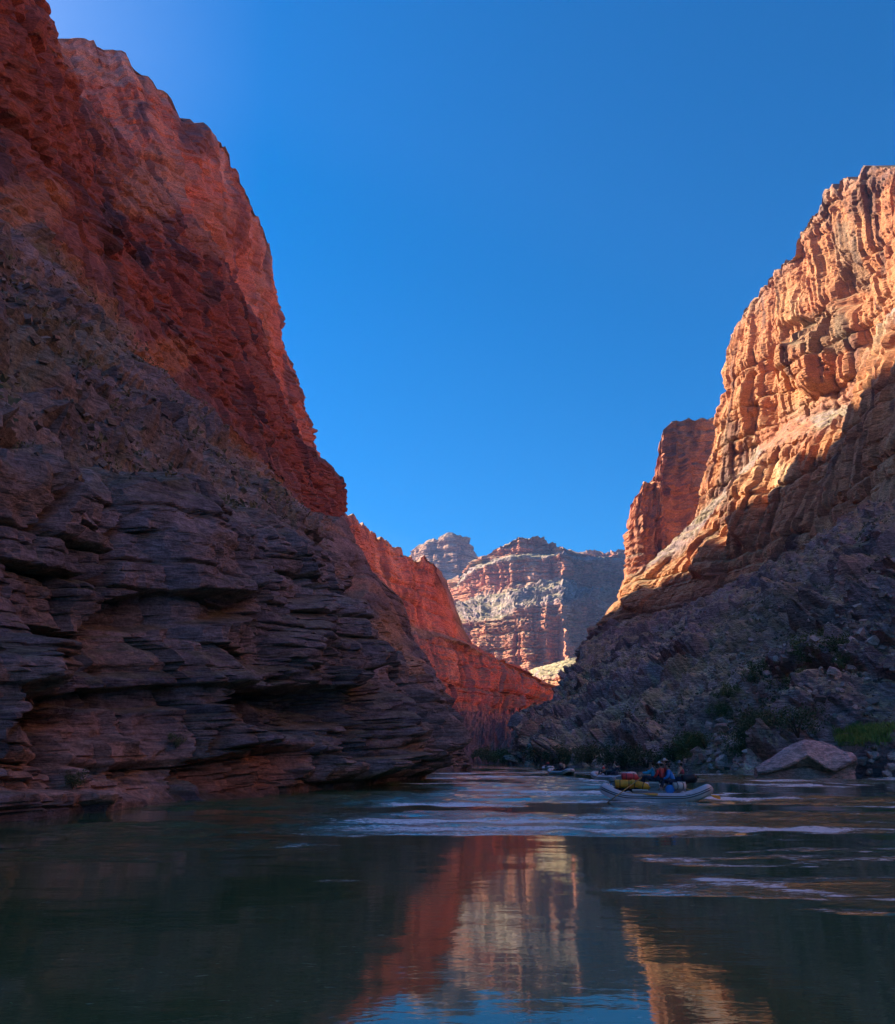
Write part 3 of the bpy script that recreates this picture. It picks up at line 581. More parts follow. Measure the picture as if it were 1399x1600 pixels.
bush_sets = [
    ('green', 'leafy green bush between the rafts and the pink rockfall', 'green bushes beside the pink stones', [(1052, 1188, 34), (1068, 1180, 38), (1085, 1174, 34), (1098, 1165, 26), (1075, 1196, 22)]),
    ('dark', 'dark green bush above the left end of the big boulder', 'dark bushes above the big boulder', [(1160, 1182, 36), (1178, 1172, 46), (1196, 1164, 52), (1214, 1158, 54), (1230, 1152, 48), (1246, 1146, 44), (1190, 1140, 30), (1228, 1120, 34)]),
    ('green', 'green bush high on the shaded right talus slope', 'green bushes on the right talus slope', [(1262, 1036, 34), (1285, 1024, 40), (1306, 1018, 32), (1192, 1056, 30), (1178, 1068, 24), (1240, 1090, 32), (1140, 1090, 24), (1255, 1064, 26), (1330, 1040, 26), (1120, 1120, 24)]),
    ('dark', 'dark bush in the thicket along the far right shore', 'thicket along the far right shore', [(822, 1192, 24), (838, 1192, 28), (852, 1192, 24), (868, 1192, 30), (884, 1193, 26), (900, 1194, 32), (916, 1194, 28), (934, 1195, 34), (952, 1196, 30), (972, 1196, 32), (992, 1197, 34), (1012, 1198, 30), (1030, 1198, 26)]),
    ('green', 'pale green bush on the far bank below the red cliffs', 'bushes on the far bank below the red cliffs', [(742, 1192, 18), (752, 1190, 22), (763, 1191, 24), (774, 1190, 20), (785, 1191, 24), (796, 1191, 20), (806, 1192, 18)]),
]
for kind, label, group, pts in bush_sets:
    for k, (u, v, hp) in enumerate(sorted(pts)):
        p = hit(QF if 'far bank' in label else QR, u, v); shrub(p, max(.5, hp * mpp(p) * .88), kind, ORD[k] + ' from left, ' + label, group)
for (u, v, hp, label) in ((268, 1162, 19, 'small dark shrub growing from the left ledge above the red alcove'), (95, 1222, 22, 'dark shrub on the low shelf near the left edge of the water')):
    p = hit(QL, u, v); shrub((p[0] + .3, p[1], p[2]), hp * mpp(p), 'dark', label, None)

# scrub too many to count on both talus slopes
def scatter(Q, N, W, count, wsel, size, mat, name, label, nleaf, seed, vmin=-1e9, ymax=900, zmin=3):
    rs = np.random.RandomState(seed); P = Q.reshape(-1, 3); Nn = N.reshape(-1, 3); w = W.reshape(-1, 4)[:, wsel].max(1)
    A_ = np.linalg.norm(np.cross(np.gradient(Q, axis=1), np.gradient(Q, axis=0)), axis=2).ravel()
    pu, pv = project(P)
    pr = A_ * (w > .5) * (Nn[:, 2] > .35) * (P[:, 1] > 25) * (P[:, 1] < ymax) * (P[:, 2] > zmin) * (pu > -120) * (pu < 1520) * (pv > -60) / np.maximum(40 + P[:, 1], 1) ** 1.1
    pr = pr * sstep(-.25, .35, fbm(P[:, 0] / 14, P[:, 1] / 14, P[:, 2] / 14, 3)); pr /= pr.sum()
    idx = rs.choice(len(P), count, p=pr); Vs = []
    for i in idx:
        s = size * (.5 + rs.rand() ** 2 * 1.3)
        Vs.append(leaf_cloud(rs, nleaf, s * .7, s * .75, s * .30) + P[i] - np.array([0, 0, .1]))
    o = ob(name, quads_mesh(name, np.concatenate(Vs), mat)); tag(o, label, kind='stuff'); return o
scatter(QL, NL, WL, 2800, [1, 3], .75, M_SCRUB, 'desert_scrub', 'grey desert scrub dotted over the left talus slope', 14, 5)
scatter(QR, NR, WR, 3400, [1, 3], 1.0, M_SCRUB, 'desert_scrub', 'grey green desert scrub dotted over the right talus slope', 14, 6)

# loose rubble too many to count
def rubble(Q, N, W, count, size, seed, label, tone):
    rs = np.random.RandomState(seed); P = Q.reshape(-1, 3); w = W.reshape(-1, 4)[:, 1]; pu, pv = project(P)
    A_ = np.linalg.norm(np.cross(np.gradient(Q, axis=1), np.gradient(Q, axis=0)), axis=2).ravel()
    pr = A_ * (w > .5) * (P[:, 1] > 25) * (P[:, 1] < 520) * (P[:, 2] > .3) * (pu > -80) * (pu < 1480) / np.maximum(30 + P[:, 1], 1) ** 1.5
    pr = pr * (.15 + sstep(-.1, .4, fbm(P[:, 0] / 12 + 7, P[:, 1] / 12, P[:, 2] / 12, 3))); pr /= pr.sum()
    idx = rs.choice(len(P), count, p=pr); cube = np.array([(a, b, c) for a in (-1, 1) for b in (-1, 1) for c in (-1, 1)], float); fq = np.array([(0, 1, 3, 2), (4, 6, 7, 5), (0, 4, 5, 1), (2, 3, 7, 6), (0, 2, 6, 4), (1, 5, 7, 3)])
    V = []
    for i in idx:
        s = size * (.35 + 1.6 * rs.rand() ** 3); v = cube * (.55 + .45 * rs.rand(8, 3)) * (s * np.array([1, .8, .6]) * (.6 + .6 * rs.rand(3))) * .5
        R3 = np.array(Euler((rs.normal(0, .5), rs.normal(0, .5), rs.rand() * 6.3)).to_matrix()); V.append((v @ R3.T + P[i] + [0, 0, .1 * s])[fq].reshape(-1, 3))
    V = np.concatenate(V); me = quads_mesh('talus_rubble', V, M_STONE); n = len(V) // 24
    c = np.repeat(tone * np.array([.42, .32, .27]) * (.5 + .9 * rs.rand(n, 1)) * (1 + .03 * rs.normal(0, 1, (n, 3))), 24, axis=0); a = me.attributes.new('rock', 'FLOAT_COLOR', 'POINT'); a.data.foreach_set('color', np.concatenate([np.clip(c, .02, .8), np.ones((len(c), 1))], 1).astype(np.float32).ravel())
    tag(ob('talus_rubble', me), label, kind='stuff')
rubble(QR, NR, WR, 6000, 1.05, 41, 'loose grey brown rubble strewn over the right talus slope', 1.0)
rubble(QL, NL, WL, 5000, .62, 42, 'loose rubble strewn over the left talus slope', .5)

# grass strip above the boulder
def grass_patch():
    rs = np.random.RandomState(9); V = []
    for k in range(330):
        u = 1308 + 100 * rs.rand(); v = 1136 + 28 * rs.rand(); p = hit(QR[:, ::2], u, v, 5)
        n = 22; c = p + np.stack([rs.normal(0, .45, n), rs.normal(0, .45, n), np.full(n, -.05)], 1)
        hgt = (.5 + .6 * rs.rand(n))[:, None]; ln = rs.normal(0, .18, (n, 3)) * [1, 1, 0]; side = rs.normal(0, 1, (n, 3)) * [1, 1, 0]; side /= np.linalg.norm(side, axis=1, keepdims=True); side *= .03
        up = np.array([0, 0, 1.0]) * hgt
        V.append(np.stack([c - side, c + side, c + up * .6 + ln * .4 + side * .8, c + up + ln], 1).reshape(-1, 3))
    o = ob('bank_grass', quads_mesh('bank_grass', np.concatenate(V), M_GRASS)); tag(o, 'bright green tall grass on the right bank above the big boulder', kind='stuff')
grass_patch()

# stones
def stone_mesh(seed, flat=.7):
    rs = np.random.RandomState(seed); bm = bmesh.new(); bmesh.ops.create_icosphere(bm, subdivisions=3, radius=1.0)
    V = np.array([v.co[:] for v in bm.verts]); 
    for k in range(9):                                    # split faces: plane cuts give angular blocks
        n = rs.normal(0, 1, 3); n /= np.linalg.norm(n); d = .42 + .33 * rs.rand(); t = V @ n; V = V - np.maximum(t - d, 0)[:, None] * n
    V = V * (1 + .10 * fbm(V[:, 0] * 2 + seed, V[:, 1] * 2, V[:, 2] * 2, 3))[:, None] * np.array([1, .8, flat])
    me = bpy.data.meshes.new('stone')
    for v, c in zip(bm.verts, V): v.co = c
    bm.to_mesh(me); bm.free()
    c = np.array([.62, .41, .35]) * (.7 + .5 * rs.rand()); at_ = me.attributes.new('rock', 'FLOAT_COLOR', 'POINT')
    at_.data.foreach_set('color', np.tile(np.append(c, 1), len(V)).astype(np.float32)); me.materials.append(M_STONE); return me
STONES = [stone_mesh(100 + k, .55 + .1 * (k % 4)) for k in range(8)]
rss = np.random.RandomState(77)
def stones(n, box, smin, smax, label, group, slope=0):
    for k in range(n):
        u = box[0] + (box[1] - box[0]) * rss.rand(); v = box[2] + (box[3] - box[2]) * rss.rand() + slope * (u - box[0])
        p = hit(QR, u, v, 6); s = smin + (smax - smin) * rss.rand() ** 2.2
        o = ob('stone', STONES[rss.randint(8)], None, (p[0], p[1], max(p[2], .0) + s * .18), (rss.normal(0, .25), rss.normal(0, .25), rss.rand() * 6.28), (s, s, s)); tag(o, label, 'rock', group)
stones(46, (1085, 1190, 1128, 1196), .5, 1.7, 'pinkish broken rock in the rockfall left of the big boulder', 'rockfall left of the big boulder')
stones(26, (1040, 1188, 1196, 1208), .35, 1.0, 'low rock at the waterline between the rafts and the big boulder', 'rocks along the right waterline')
stones(22, (1346, 1405, 1172, 1210), .4, 1.3, 'reddish rock piled right of the big boulder', 'rocks right of the big boulder')
stones(24, (1180, 1399, 960, 1120), .7, 2.3, 'grey block lying on the shaded right talus slope', 'blocks on the right talus slope')
for (u, v, w, label) in ((1102, 1190, 2.0, 'pale flat topped rock at the lower left of the rockfall'), (1130, 1198, 1.2, 'round pink rock by the water below the rockfall'), (1150, 1168, 2.2, 'long slanting slab across the middle of the rockfall'), (1128, 1128, 1.7, 'pale rock at the top of the pink rockfall')):
    p = hit(QR, u, v); o = ob('stone', STONES[rss.randint(8)], None, (p[0], p[1], p[2] + w * .25), (.15, -.2, rss.rand() * 6), (w, w * .8, w * .8)); tag(o, label, 'rock', 'rockfall left of the big boulder')

def big_boulder():
    xs = [0, 1.2, 2.5, 4.0, 5.6, 6.6, 7.6, 8.6, 9.6, 10.6, 11.5, 11.8]
    top = [1.2, 1.9, 2.5, 3.6, 4.35, 4.5, 4.35, 4.2, 3.8, 3.3, 2.8, 2.4]
    lip = [.7, 1.0, 1.35, 2.0, 2.75, 2.1, 1.45, 1.1, 1.55, 2.1, 2.4, 2.0]
    und = [.2, .6, .9, 1.1, 1.4, 1.2, .9, .7, .8, 1.3, 1.5, 1.2]
    secs = []
    for i, x in enumerate(xs):
        e = min(1, .35 + .35 * min(i, len(xs) - 1 - i)); fy = -2.3 * e; by = 3.0 * e
        secs.append([(x, by, -1.0), (x, by * .95, lip[i] * .7), (x, by * .55, top[i] * .93), (x, .2 * e, top[i]), (x, fy * .55, (top[i] + lip[i]) * .56), (x, fy, lip[i]), (x, fy * .96, lip[i] - .22), (x, fy * .08, und[i] * .9), (x, fy * .2, .1), (x, fy * .3, -1.0)])
    V = [p for s in secs for p in s]; m = 10; Fc = []
    for i in range(len(xs) - 1):
        for k in range(m): Fc.append((i * m + k, i * m + (k + 1) % m, (i + 1) * m + (k + 1) % m, (i + 1) * m + k))
    Fc += [tuple(range(m)), tuple((len(xs) - 1) * m + k for k in range(m - 1, -1, -1))]
    me = bpy.data.meshes.new('boulder'); me.from_pydata(V, [], Fc); bm = bmesh.new(); bm.from_mesh(me)
    bmesh.ops.subdivide_edges(bm, edges=bm.edges, cuts=4, use_grid_fill=True); bmesh.ops.recalc_face_normals(bm, faces=bm.faces); bm.normal_update()
    P = np.array([v.co[:] for v in bm.verts]); Nn = np.array([v.normal[:] for v in bm.verts]); x, y, z = P.T
    d = .16 * fbm(x * .55, y * .55, z * .9, 4) + .12 * ridged(x * 1.1 + z, y * 1.1, z * 2.2, 3) + .05 * fbm(x * 3, y * 3, z * 3, 3)
    for v, q in zip(bm.verts, P + Nn * d[:, None]): v.co = q
    bm.to_mesh(me); bm.free()
    t = np.clip(.5 + .9 * fbm(x * .5 + 3, y * .5, z * .8, 4), 0, 1)[:, None]; up = sstep(-.1, .5, Nn[:, 2])[:, None]
    c = (C3(.70, .45, .40) * t + C3(.54, .33, .30) * (1 - t))
    a = me.attributes.new('rock', 'FLOAT_COLOR', 'POINT'); a.data.foreach_set('color', np.concatenate([c, np.ones((len(c), 1))], 1).astype(np.float32).ravel()); me.materials.append(M_STONE)
    p = on_water(1190, 1215); o = ob('boulder', me, None, (p[0], p[1] + 1.5, -.1), (0, 0, -.05)); tag(o, 'huge slanting pink grey boulder with a jagged undercut edge on the right shore', 'boulder')
big_boulder()
# ------------------------------------------------------------------ rafts, crew and gear
M_RAFT = plain('raft_rubber', (.58, .55, .57), .42, .5, 0, .15, 2.0)
M_RAFT_DARK = plain('raft_strake', (.055, .055, .07), .5)
M_METAL = plain('raft_frame_metal', (.42, .43, .45), .35, .5, .8)
M_YEL = plain('yellow_vinyl', (.78, .36, .03), .45); M_RED = plain('red_vinyl', (.68, .05, .05), .45); M_BLUE = plain('blue_nylon', (.04, .25, .66), .6); M_BLACK = plain('black_vinyl', (.018, .018, .022), .5)
M_WHITE = plain('white_plastic', (.70, .68, .64), .5); M_TEAL = plain('teal_cloth', (.04, .40, .62), .7); M_MAROON = plain('maroon_fleece', (.36, .07, .09), .8); M_TAN = plain('tan_shirt', (.52, .40, .31), .8)
M_NAVY = plain('navy_trousers', (.04, .05, .085), .8); M_SKIN = plain('skin', (.47, .27, .19), .55); M_HAIR = plain('dark_hair', (.03, .022, .018), .7); M_PALE = plain('pale_felt', (.68, .6, .54), .85); M_WOOD = plain('oar_shaft', (.45, .27, .08), .5)
M_COOL = plain('cooler_grey', (.30, .29, .29), .5); M_EYE = plain('eye_dark', (.02, .015, .012), .3); M_GREY = plain('grey_cloth', (.28, .28, .29), .8)

def box_part(c, s, bev=.02):
    bm = bmesh.new(); bmesh.ops.create_cube(bm, size=1.0)
    for v in bm.verts: v.co = Vector((v.co.x * s[0], v.co.y * s[1], v.co.z * s[2]))
    bmesh.ops.bevel(bm, geom=bm.edges, offset=min(bev, min(s) * .3), segments=2, affect='EDGES', profile=.6)
    for v in bm.verts: v.co += Vector(c)
    out = ([v.co.copy() for v in bm.verts], [tuple(v.index for v in f.verts) for f in bm.faces]); bm.free(); return out
def closed_tube(path, r, seg=12):
    n = len(path); path = [Vector(p) for p in path]; V, Fc = [], []
    for i, p in enumerate(path):
        d = (path[(i + 1) % n] - path[i - 1]).normalized(); a = d.cross(Vector((0, 0, 1))).normalized(); b = a.cross(d)
        for k in range(seg): t = 2 * math.pi * k / seg; V.append(p + (a * math.cos(t) + b * math.sin(t)) * r)
    for i in range(n):
        for k in range(seg): Fc.append((i * seg + k, i * seg + (k + 1) % seg, ((i + 1) % n) * seg + (k + 1) % seg, ((i + 1) % n) * seg + k))
    return V, Fc
LEN, WID, TR = 2.55, .88, .27                     # half length and half width of the tube's centre line, tube radius
def raft_line(n=72):
    out = []
    for i in range(n):
        t = 2 * math.pi * i / n; cx, sy = math.cos(t), math.sin(t)
        x = LEN * math.copysign(abs(cx) ** .62, cx); y = WID * math.copysign(abs(sy) ** .5, sy)
        k = max(0, (abs(x) / LEN - .45) / .55); out.append((x, y, TR * .72 + .42 * k ** 1.8))
    return out
def make_raft_meshes():
    ln = raft_line(); d = {}
    d['tube'] = mesh_of('tube', [closed_tube(ln, TR, 14)], M_RAFT)
    st = []
    for dz, k in ((.02, .012), (.11, .010)):
        st.append(closed_tube([Vector(p) + Vector((math.copysign(1, p[0]) * .0, 0, 0)) + (Vector((p[0] / LEN ** 2, p[1] / WID ** 2, 0)).normalized() * math.sqrt(TR * TR - dz * dz) * 1.005) + Vector((0, 0, dz)) for p in ln], k * 2.2, 6))
    d['strake'] = mesh_of('strake', st, M_RAFT_DARK)
    fl = [(p[0] * .92, p[1] * .85, .10 + .8 * max(0, p[2] - TR * .72)) for p in ln]; n = len(fl)
    d['floor'] = mesh_of('floor', [([Vector(p) for p in fl] + [Vector((p[0], p[1], p[2] - .12)) for p in fl], [tuple(range(n)), tuple(range(2 * n - 1, n - 1, -1))] + [(i, (i + 1) % n, n + (i + 1) % n, n + i) for i in range(n)])], M_RAFT_DARK)
    d['thwart'] = mesh_of('thwart', [tube_verts([(0, -WID, 0), (0, -WID * .5, .01), (0, WID * .5, .01), (0, WID, 0)], [.2, .2, .2, .2], 12)], M_RAFT)
    f = []
    for y in (-.78, .78): f.append(tube_verts([(-1.1, y, .5), (1.0, y, .5)], [.025, .025], 8))
    for x in (-1.1, -.35, .3, 1.0): f.append(tube_verts([(x, -.78, .5), (x, .78, .5)], [.025, .025], 8))
    d['frame'] = mesh_of('frame', f, M_METAL)
    d['oarlock'] = mesh_of('oarlock', [tube_verts([(0, 0, 0), (0, 0, .16)], [.022, .018], 8), tube_verts([(-.05, 0, .27), (-.055, 0, .2), (0, 0, .155), (.055, 0, .2), (.05, 0, .27)], [.012] * 5, 6)], M_METAL)
    d['handle'] = mesh_of('handle', [tube_verts([(-.14, 0, 0), (-.1, 0, .05), (.1, 0, .05), (.14, 0, 0)], [.014] * 4, 6)], M_RAFT_DARK)
    return d
RAFT = make_raft_meshes()
def make_raft(loc, rz, label, full=True):
    r = bpy.data.objects.new('raft', None); link(r); r.location = loc; r.rotation_euler = (0, 0, rz); tag(r, label, 'raft', 'inflatable rafts on the river')
    t = ob('tube', RAFT['tube'], r); ob('strake', RAFT['strake'], t); ob('floor', RAFT['floor'], r)
    for x in (-1.35, 1.35): ob('thwart', RAFT['thwart'], r, (x, 0, .32))
    ob('frame', RAFT['frame'], r)
    for y in (-.78, .78): ob('oarlock', RAFT['oarlock'], r, (.3, y, .52))
    if full:
        for x, y in ((-1.6, -1.12), (1.6, -1.12), (-1.6, 1.12), (1.6, 1.12)): ob('handle', RAFT['handle'], t, (x, y * .92, .36))
    return r
def local(r, p):
    c, s = math.cos(r.rotation_euler.z), math.sin(r.rotation_euler.z); return Vector((r.location.x + c * p[0] - s * p[1], r.location.y + s * p[0] + c * p[1], r.location.z + p[2]))
def oar(a, b, label, blade_roll=0.0, blade=M_YEL):
    """a grip end, b blade end in world space"""
    a, b = Vector(a), Vector(b); d = b - a; L_ = d.length
    o = bpy.data.objects.new('oar', None); link(o); o.location = a; o.rotation_mode = 'QUATERNION'; o.rotation_quaternion = d.to_track_quat('X', 'Z') ; tag(o, label, 'oar')
    ob('shaft', mesh_of('shaft', [tube_verts([(0, 0, 0), (.3, 0, 0), (L_ - .75, 0, 0), (L_ - .1, 0, 0)], [.022, .026, .026, .016], 8)], M_WOOD), o)
    ob('grip', mesh_of('grip', [tube_verts([(-.02, 0, 0), (.16, 0, 0)], [.024, .024], 8)], M_BLACK), o)
    V = []; n = 9
    for i in range(n):
        t = i / (n - 1); w = .022 + .075 * math.sin(math.pi * min(1, t * 1.15) ** .8 * .5) * (1 if t < .93 else .8); x = L_ - .75 + .75 * t
        V += [Vector((x, -w, .006)), Vector((x, w, .006)), Vector((x, w, -.006)), Vector((x, -w, -.006))]
    Fc = [(i * 4 + k, i * 4 + (k + 1) % 4, i * 4 + 4 + (k + 1) % 4, i * 4 + 4 + k) for i in range(n - 1) for k in range(4)] + [(3, 2, 1, 0), tuple(4 * (n - 1) + k for k in range(4))]
    ob('blade', mesh_of('blade', [(V, Fc)], blade, False), o, rot=(blade_roll, 0, 0)); return o

# ---- people: one skinned skeleton for the body, clothes grown over the same joints
def skinned(name, joints, edges, radii, mat, sub=2, root=0):
    me = bpy.data.meshes.new(name); me.from_pydata(joints, edges, []); o = bpy.data.objects.new(name, me); COL.objects.link(o)
    md = o.modifiers.new('skin', 'SKIN'); md.use_smooth_shade = True; md.branch_smoothing = .4
    for v, r in zip(me.skin_vertices[0].data, radii): v.radius = r if isinstance(r, tuple) else (r, r)
    me.skin_vertices[0].data[root].use_root = True
    ss = o.modifiers.new('sub', 'SUBSURF'); ss.levels = sub; ss.render_levels = sub
    dg = bpy.context.evaluated_depsgraph_get(); ev = o.evaluated_get(dg); out = bpy.data.meshes.new_from_object(ev); out.name = name
    bpy.data.objects.remove(o); out.materials.clear(); out.materials.append(mat); return out
def person(loc, rz, label, top, trousers, hat=None, pose='rower', vest=None, lean=.0, hair=M_HAIR, scale=1.12):
    """seated on the local origin, facing local +X"""
    J, E, R_ = [], [], []
    def j(p, r, par=None):
        J.append(p); R_.append(r)
        if par is not None: E.append((par, len(J) - 1))
        return len(J) - 1
    l = lean
    pel = j((0, 0, .10), (.15, .12)); wa = j((.0 + l * .3, 0, .28), (.135, .10), pel); ch = j((l * .7, 0, .44), (.15, .11), wa); sh = j((l, 0, .55), (.10, .085), ch)
    nk = j((l + .01, 0, .62), .05, sh); hb = j((l + .03, 0, .69), (.072, .082), nk); hm = j((l + .025, 0, .775), (.080, .095), hb); ht = j((l + .015, 0, .85), (.055, .065), hm)
    nose = j((l + .128, 0, .755), .013, hm)
    arms = {}
    for s in (-1, 1):
        a = j((l, s * .17, .54), .062, sh)
        if pose == 'rower': el, wr = (l + .16, s * .27, .33), (l + .42, s * .24, .36)
        elif pose == 'point': el, wr = ((l + .22, s * .24, .46), (l + .47, s * .22, .50)) if s < 0 else ((l + .05, s * .26, .30), (l + .25, s * .18, .20))
        else: el, wr = (l + .06, s * .26, .30), (l + .27, s * .16, .18)
        e = j(el, .046, a); w = j(wr, .032, e)
        d = (Vector(wr) - Vector(el)).normalized(); side = Vector((0, -s, 0)); pm = Vector(wr) + d * .07
        p = j(tuple(pm), (.036, .020), w)
        for k in range(4):
            off = Vector((0, 0, 1)).cross(d).normalized() * ((k - 1.5) * .021); le = (.062, .075, .07, .055)[k]
            b1 = pm + d * .03 + off; b2 = b1 + d * le * .6 + Vector((0, 0, -.012)); b3 = b2 + d * le * .3 + Vector((0, 0, -.035))
            f1 = j(tuple(b1), .010, p); f2 = j(tuple(b2), .009, f1); j(tuple(b3), .008, f2)
        t1 = j(tuple(Vector(wr) + d * .03 + side * .04 + Vector((0, 0, -.01))), .012, w); j(tuple(Vector(wr) + d * .075 + side * .055 + Vector((0, 0, -.03))), .009, t1)
        arms[s] = [(l, s * .17, .54), el, wr]
    legs = {}
    for s in (-1, 1):
        kn = (.44, s * .15, .20); an = (.56, s * .14, -.20)
        h = j((.02, s * .10, .07), .095, pel); k = j(kn, .062, h); a = j(an, .042, k); f = j((an[0] + .15, s * .15, -.25), (.042, .03), a); j((an[0] + .22, s * .15, -.255), (.034, .022), f)
        legs[s] = [(.02, s * .10, .07), kn, an]
    root = bpy.data.objects.new('person', None); link(root); root.location = loc; root.rotation_euler = (0, 0, rz); root.scale = (scale,) * 3; tag(root, label, 'person')
    ob('body', skinned('body', J, E, R_, M_SKIN), root)
    cj = [(0, 0, .06), (l * .3, 0, .28), (l * .7, 0, .44), (l, 0, .555), (l + .008, 0, .60)]; ce = [(0, 1), (1, 2), (2, 3), (3, 4)]; cr = [(.18, .145), (.16, .125), (.175, .135), (.125, .108), (.07, .07)]
    for s in (-1, 1):
        i = len(cj); a, e, w = arms[s]; cj += [a, e, tuple(Vector(w) * .94 + Vector(e) * .06)]; ce += [(3, i), (i, i + 1), (i + 1, i + 2)]; cr += [.085, .066, .05]
    ob('jacket', skinned('jacket', cj, ce, cr, top), root)
    tj = [(0, 0, .09)]; te = []; tr = [(.172, .14)]
    for s in (-1, 1):
        i = len(tj); h, k, a = legs[s]; tj += [h, k, tuple(Vector(a) * .96 + Vector(k) * .04)]; te += [(0, i), (i, i + 1), (i + 1, i + 2)]; tr += [.112, .08, .062]
    ob('trousers', skinned('trousers', tj, te, tr, trousers), root)
    if vest:
        ob('life_vest', skinned('life_vest', [(l * .3, 0, .26), (l * .7, 0, .44), (l, 0, .55)], [(0, 1), (1, 2)], [(.185, .155), (.20, .165), (.13, .125)], vest, 2), root)
    hd = Vector((l + .02, 0, .79))
    def dome(rx, rz_, z0, n=14, m=6):
        V, Fc = [], []
        for q in range(m + 1):
            a = math.pi / 2 * q / m
            for k in range(n): t = 2 * math.pi * k / n; V.append(hd + Vector((rx * 1.1 * math.cos(t) * math.cos(a), rx * math.sin(t) * math.cos(a), z0 + rz_ * math.sin(a))))
        for q in range(m):
            for k in range(n): Fc.append((q * n + k, q * n + (k + 1) % n, (q + 1) * n + (k + 1) % n, (q + 1) * n + k))
        return V, Fc
    ob('hair', mesh_of('hair', [tube_verts([hd + Vector((-.055, 0, -.1)), hd + Vector((-.06, 0, -.03)), hd + Vector((-.05, 0, .04)), hd + Vector((-.02, 0, .085))], [.045, .075, .078, .055], 12)], hair), root)
    for s in (-1, 1):
        ob('eye', mesh_of('eye', [tube_verts([hd + Vector((.092, s * .032, -.005)), hd + Vector((.102, s * .032, -.005))], [.012, .008], 8)], M_EYE), root)
        ob('ear', mesh_of('ear', [tube_verts([hd + Vector((.0, s * .082, -.045)), hd + Vector((.0, s * .098, -.01)), hd + Vector((.0, s * .088, .02))], [.012, .018, .010], 8)], M_SKIN), root)
    ob('mouth', mesh_of('mouth', [tube_verts([hd + Vector((.084, -.025, -.075)), hd + Vector((.092, 0, -.075)), hd + Vector((.084, .025, -.075))], [.006, .008, .006], 6)], M_MAROON), root)
    if hat:
        hp = [dome(.098, .105, .02)]
        V, Fc = dome(.17, .0, .02, 16, 1); brim = ([Vector(v) for v in V[:16]] + [hd + Vector((.1 * 1.1 * math.cos(2 * math.pi * k / 16), .1 * math.sin(2 * math.pi * k / 16), .035)) for k in range(16)], [(k, (k + 1) % 16, 16 + (k + 1) % 16, 16 + k) for k in range(16)])
        ho = ob('hat', mesh_of('hat', hp, hat), root); ob('brim', mesh_of('brim', [brim], hat), ho)
    else:
        ob('hair', mesh_of('hair', [dome(.092, .10, .0)], hair), root)
    return root
def drybag(loc, rot, l, r, mat, label, name='dry_bag'):
    o = bpy.data.objects.new(name, None); link(o); o.location = loc; o.rotation_euler = rot; tag(o, label, 'bag')
    pts = [(-l / 2, 0, 0), (-l / 2 + .04, 0, .005), (-l * .25, 0, .0), (0, 0, .01), (l * .25, 0, 0), (l / 2 - .06, 0, 0), (l / 2, 0, 0), (l / 2 + .05, 0, .02)]
    ob('sack', mesh_of('sack', [tube_verts(pts, [r * .8, r * .97, r, r * .98, r * 1.02, r * .9, r * .55, r * .3], 14)], mat), o)
    ob('roll_top', mesh_of('roll_top', [box_part((l / 2 + .07, 0, .02), (.05, r * 1.7, .05))], mat), o)
    ob('buckle', mesh_of('buckle', [box_part((l / 2 + .09, 0, .05), (.03, .07, .03), .006)], M_BLACK), o)
    for x in (-l * .25, l * .2): ob('strap', mesh_of('strap', [closed_strap(x, r * 1.035)], M_BLACK), o)
    return o
def closed_strap(x, r, n=18):
    V = []; 
    for k in range(n):
        t = 2 * math.pi * k / n; V += [Vector((x - .02, r * math.cos(t), r * math.sin(t))), Vector((x + .02, r * math.cos(t), r * math.sin(t)))]
    return V, [(2 * k, 2 * k + 1, (2 * k + 3) % (2 * n), (2 * k + 2) % (2 * n)) for k in range(n)]

# nearest raft
pw = on_water(1026, 1252); near_raft = make_raft((pw[0], pw[1], -.03), math.radians(-16), 'nearest grey inflatable raft loaded with bright bags and people')
Rn = near_raft
drybag(local(Rn, (-1.25, -.05, 1.18)), (0, .1, -.05), .85, .2, M_RED, 'red dry bag on top of the gear pile of the nearest raft')
drybag(local(Rn, (-1.50, -.30, .86)), (0, .05, -.2), 1.0, .21, M_YEL, 'left yellow dry bag of the pile on the nearest raft')
drybag(local(Rn, (-.75, -.45, .82)), (0, .25, -.35), .9, .18, M_YEL, 'right yellow dry bag beside the rower of the nearest raft')
drybag(local(Rn, (-2.1, .1, .80)), (.2, 1.35, 0), .75, .2, M_GREY, 'upright grey bag at the stern of the nearest raft')
drybag(local(Rn, (-1.35, .25, .62)), (0, 0, .1), 1.1, .3, M_NAVY, 'dark bag under the red bag in the gear pile of the nearest raft')
drybag(local(Rn, (1.68, .25, 1.12)), (0, -.1, .1), .75, .24, M_BLACK, 'black duffel bag at the bow of the nearest raft')
drybag(local(Rn, (.75, -.50, .62)), (0, 0, 1.2), .7, .22, M_BLUE, 'blue sack on the floor between the passengers of the nearest raft')
def cooler(loc, rz, label, k=1.0):
    o = bpy.data.objects.new('cooler', None); link(o); o.location = loc; o.rotation_euler = (0, 0, rz); o.scale = (k, k, k); tag(o, label, 'cooler')
    ob('box', mesh_of('box', [box_part((0, 0, .17), (.75, .42, .34), .03)], M_COOL, False), o); ob('lid', mesh_of('lid', [box_part((0, 0, .375), (.78, .45, .07), .02)], M_WHITE, False), o)
    for s in (-1, 1): ob('handle', mesh_of('handle', [tube_verts([(s * .385, -.1, .25), (s * .43, -.08, .2), (s * .43, .08, .2), (s * .385, .1, .25)], [.012] * 4, 6)], M_BLACK), o)
cooler(local(Rn, (-.75, -.40, .20)), math.radians(-16), 'grey cooler box under the right yellow bag of the nearest raft')
cooler(local(Rn, (-.05, .1, .50)), math.radians(74), 'large cooler the rower of the nearest raft sits on', 1.15)
cooler(local(Rn, (1.0, .15, .45)), math.radians(-16), 'long cooler the passengers of the nearest raft sit on', 1.3)
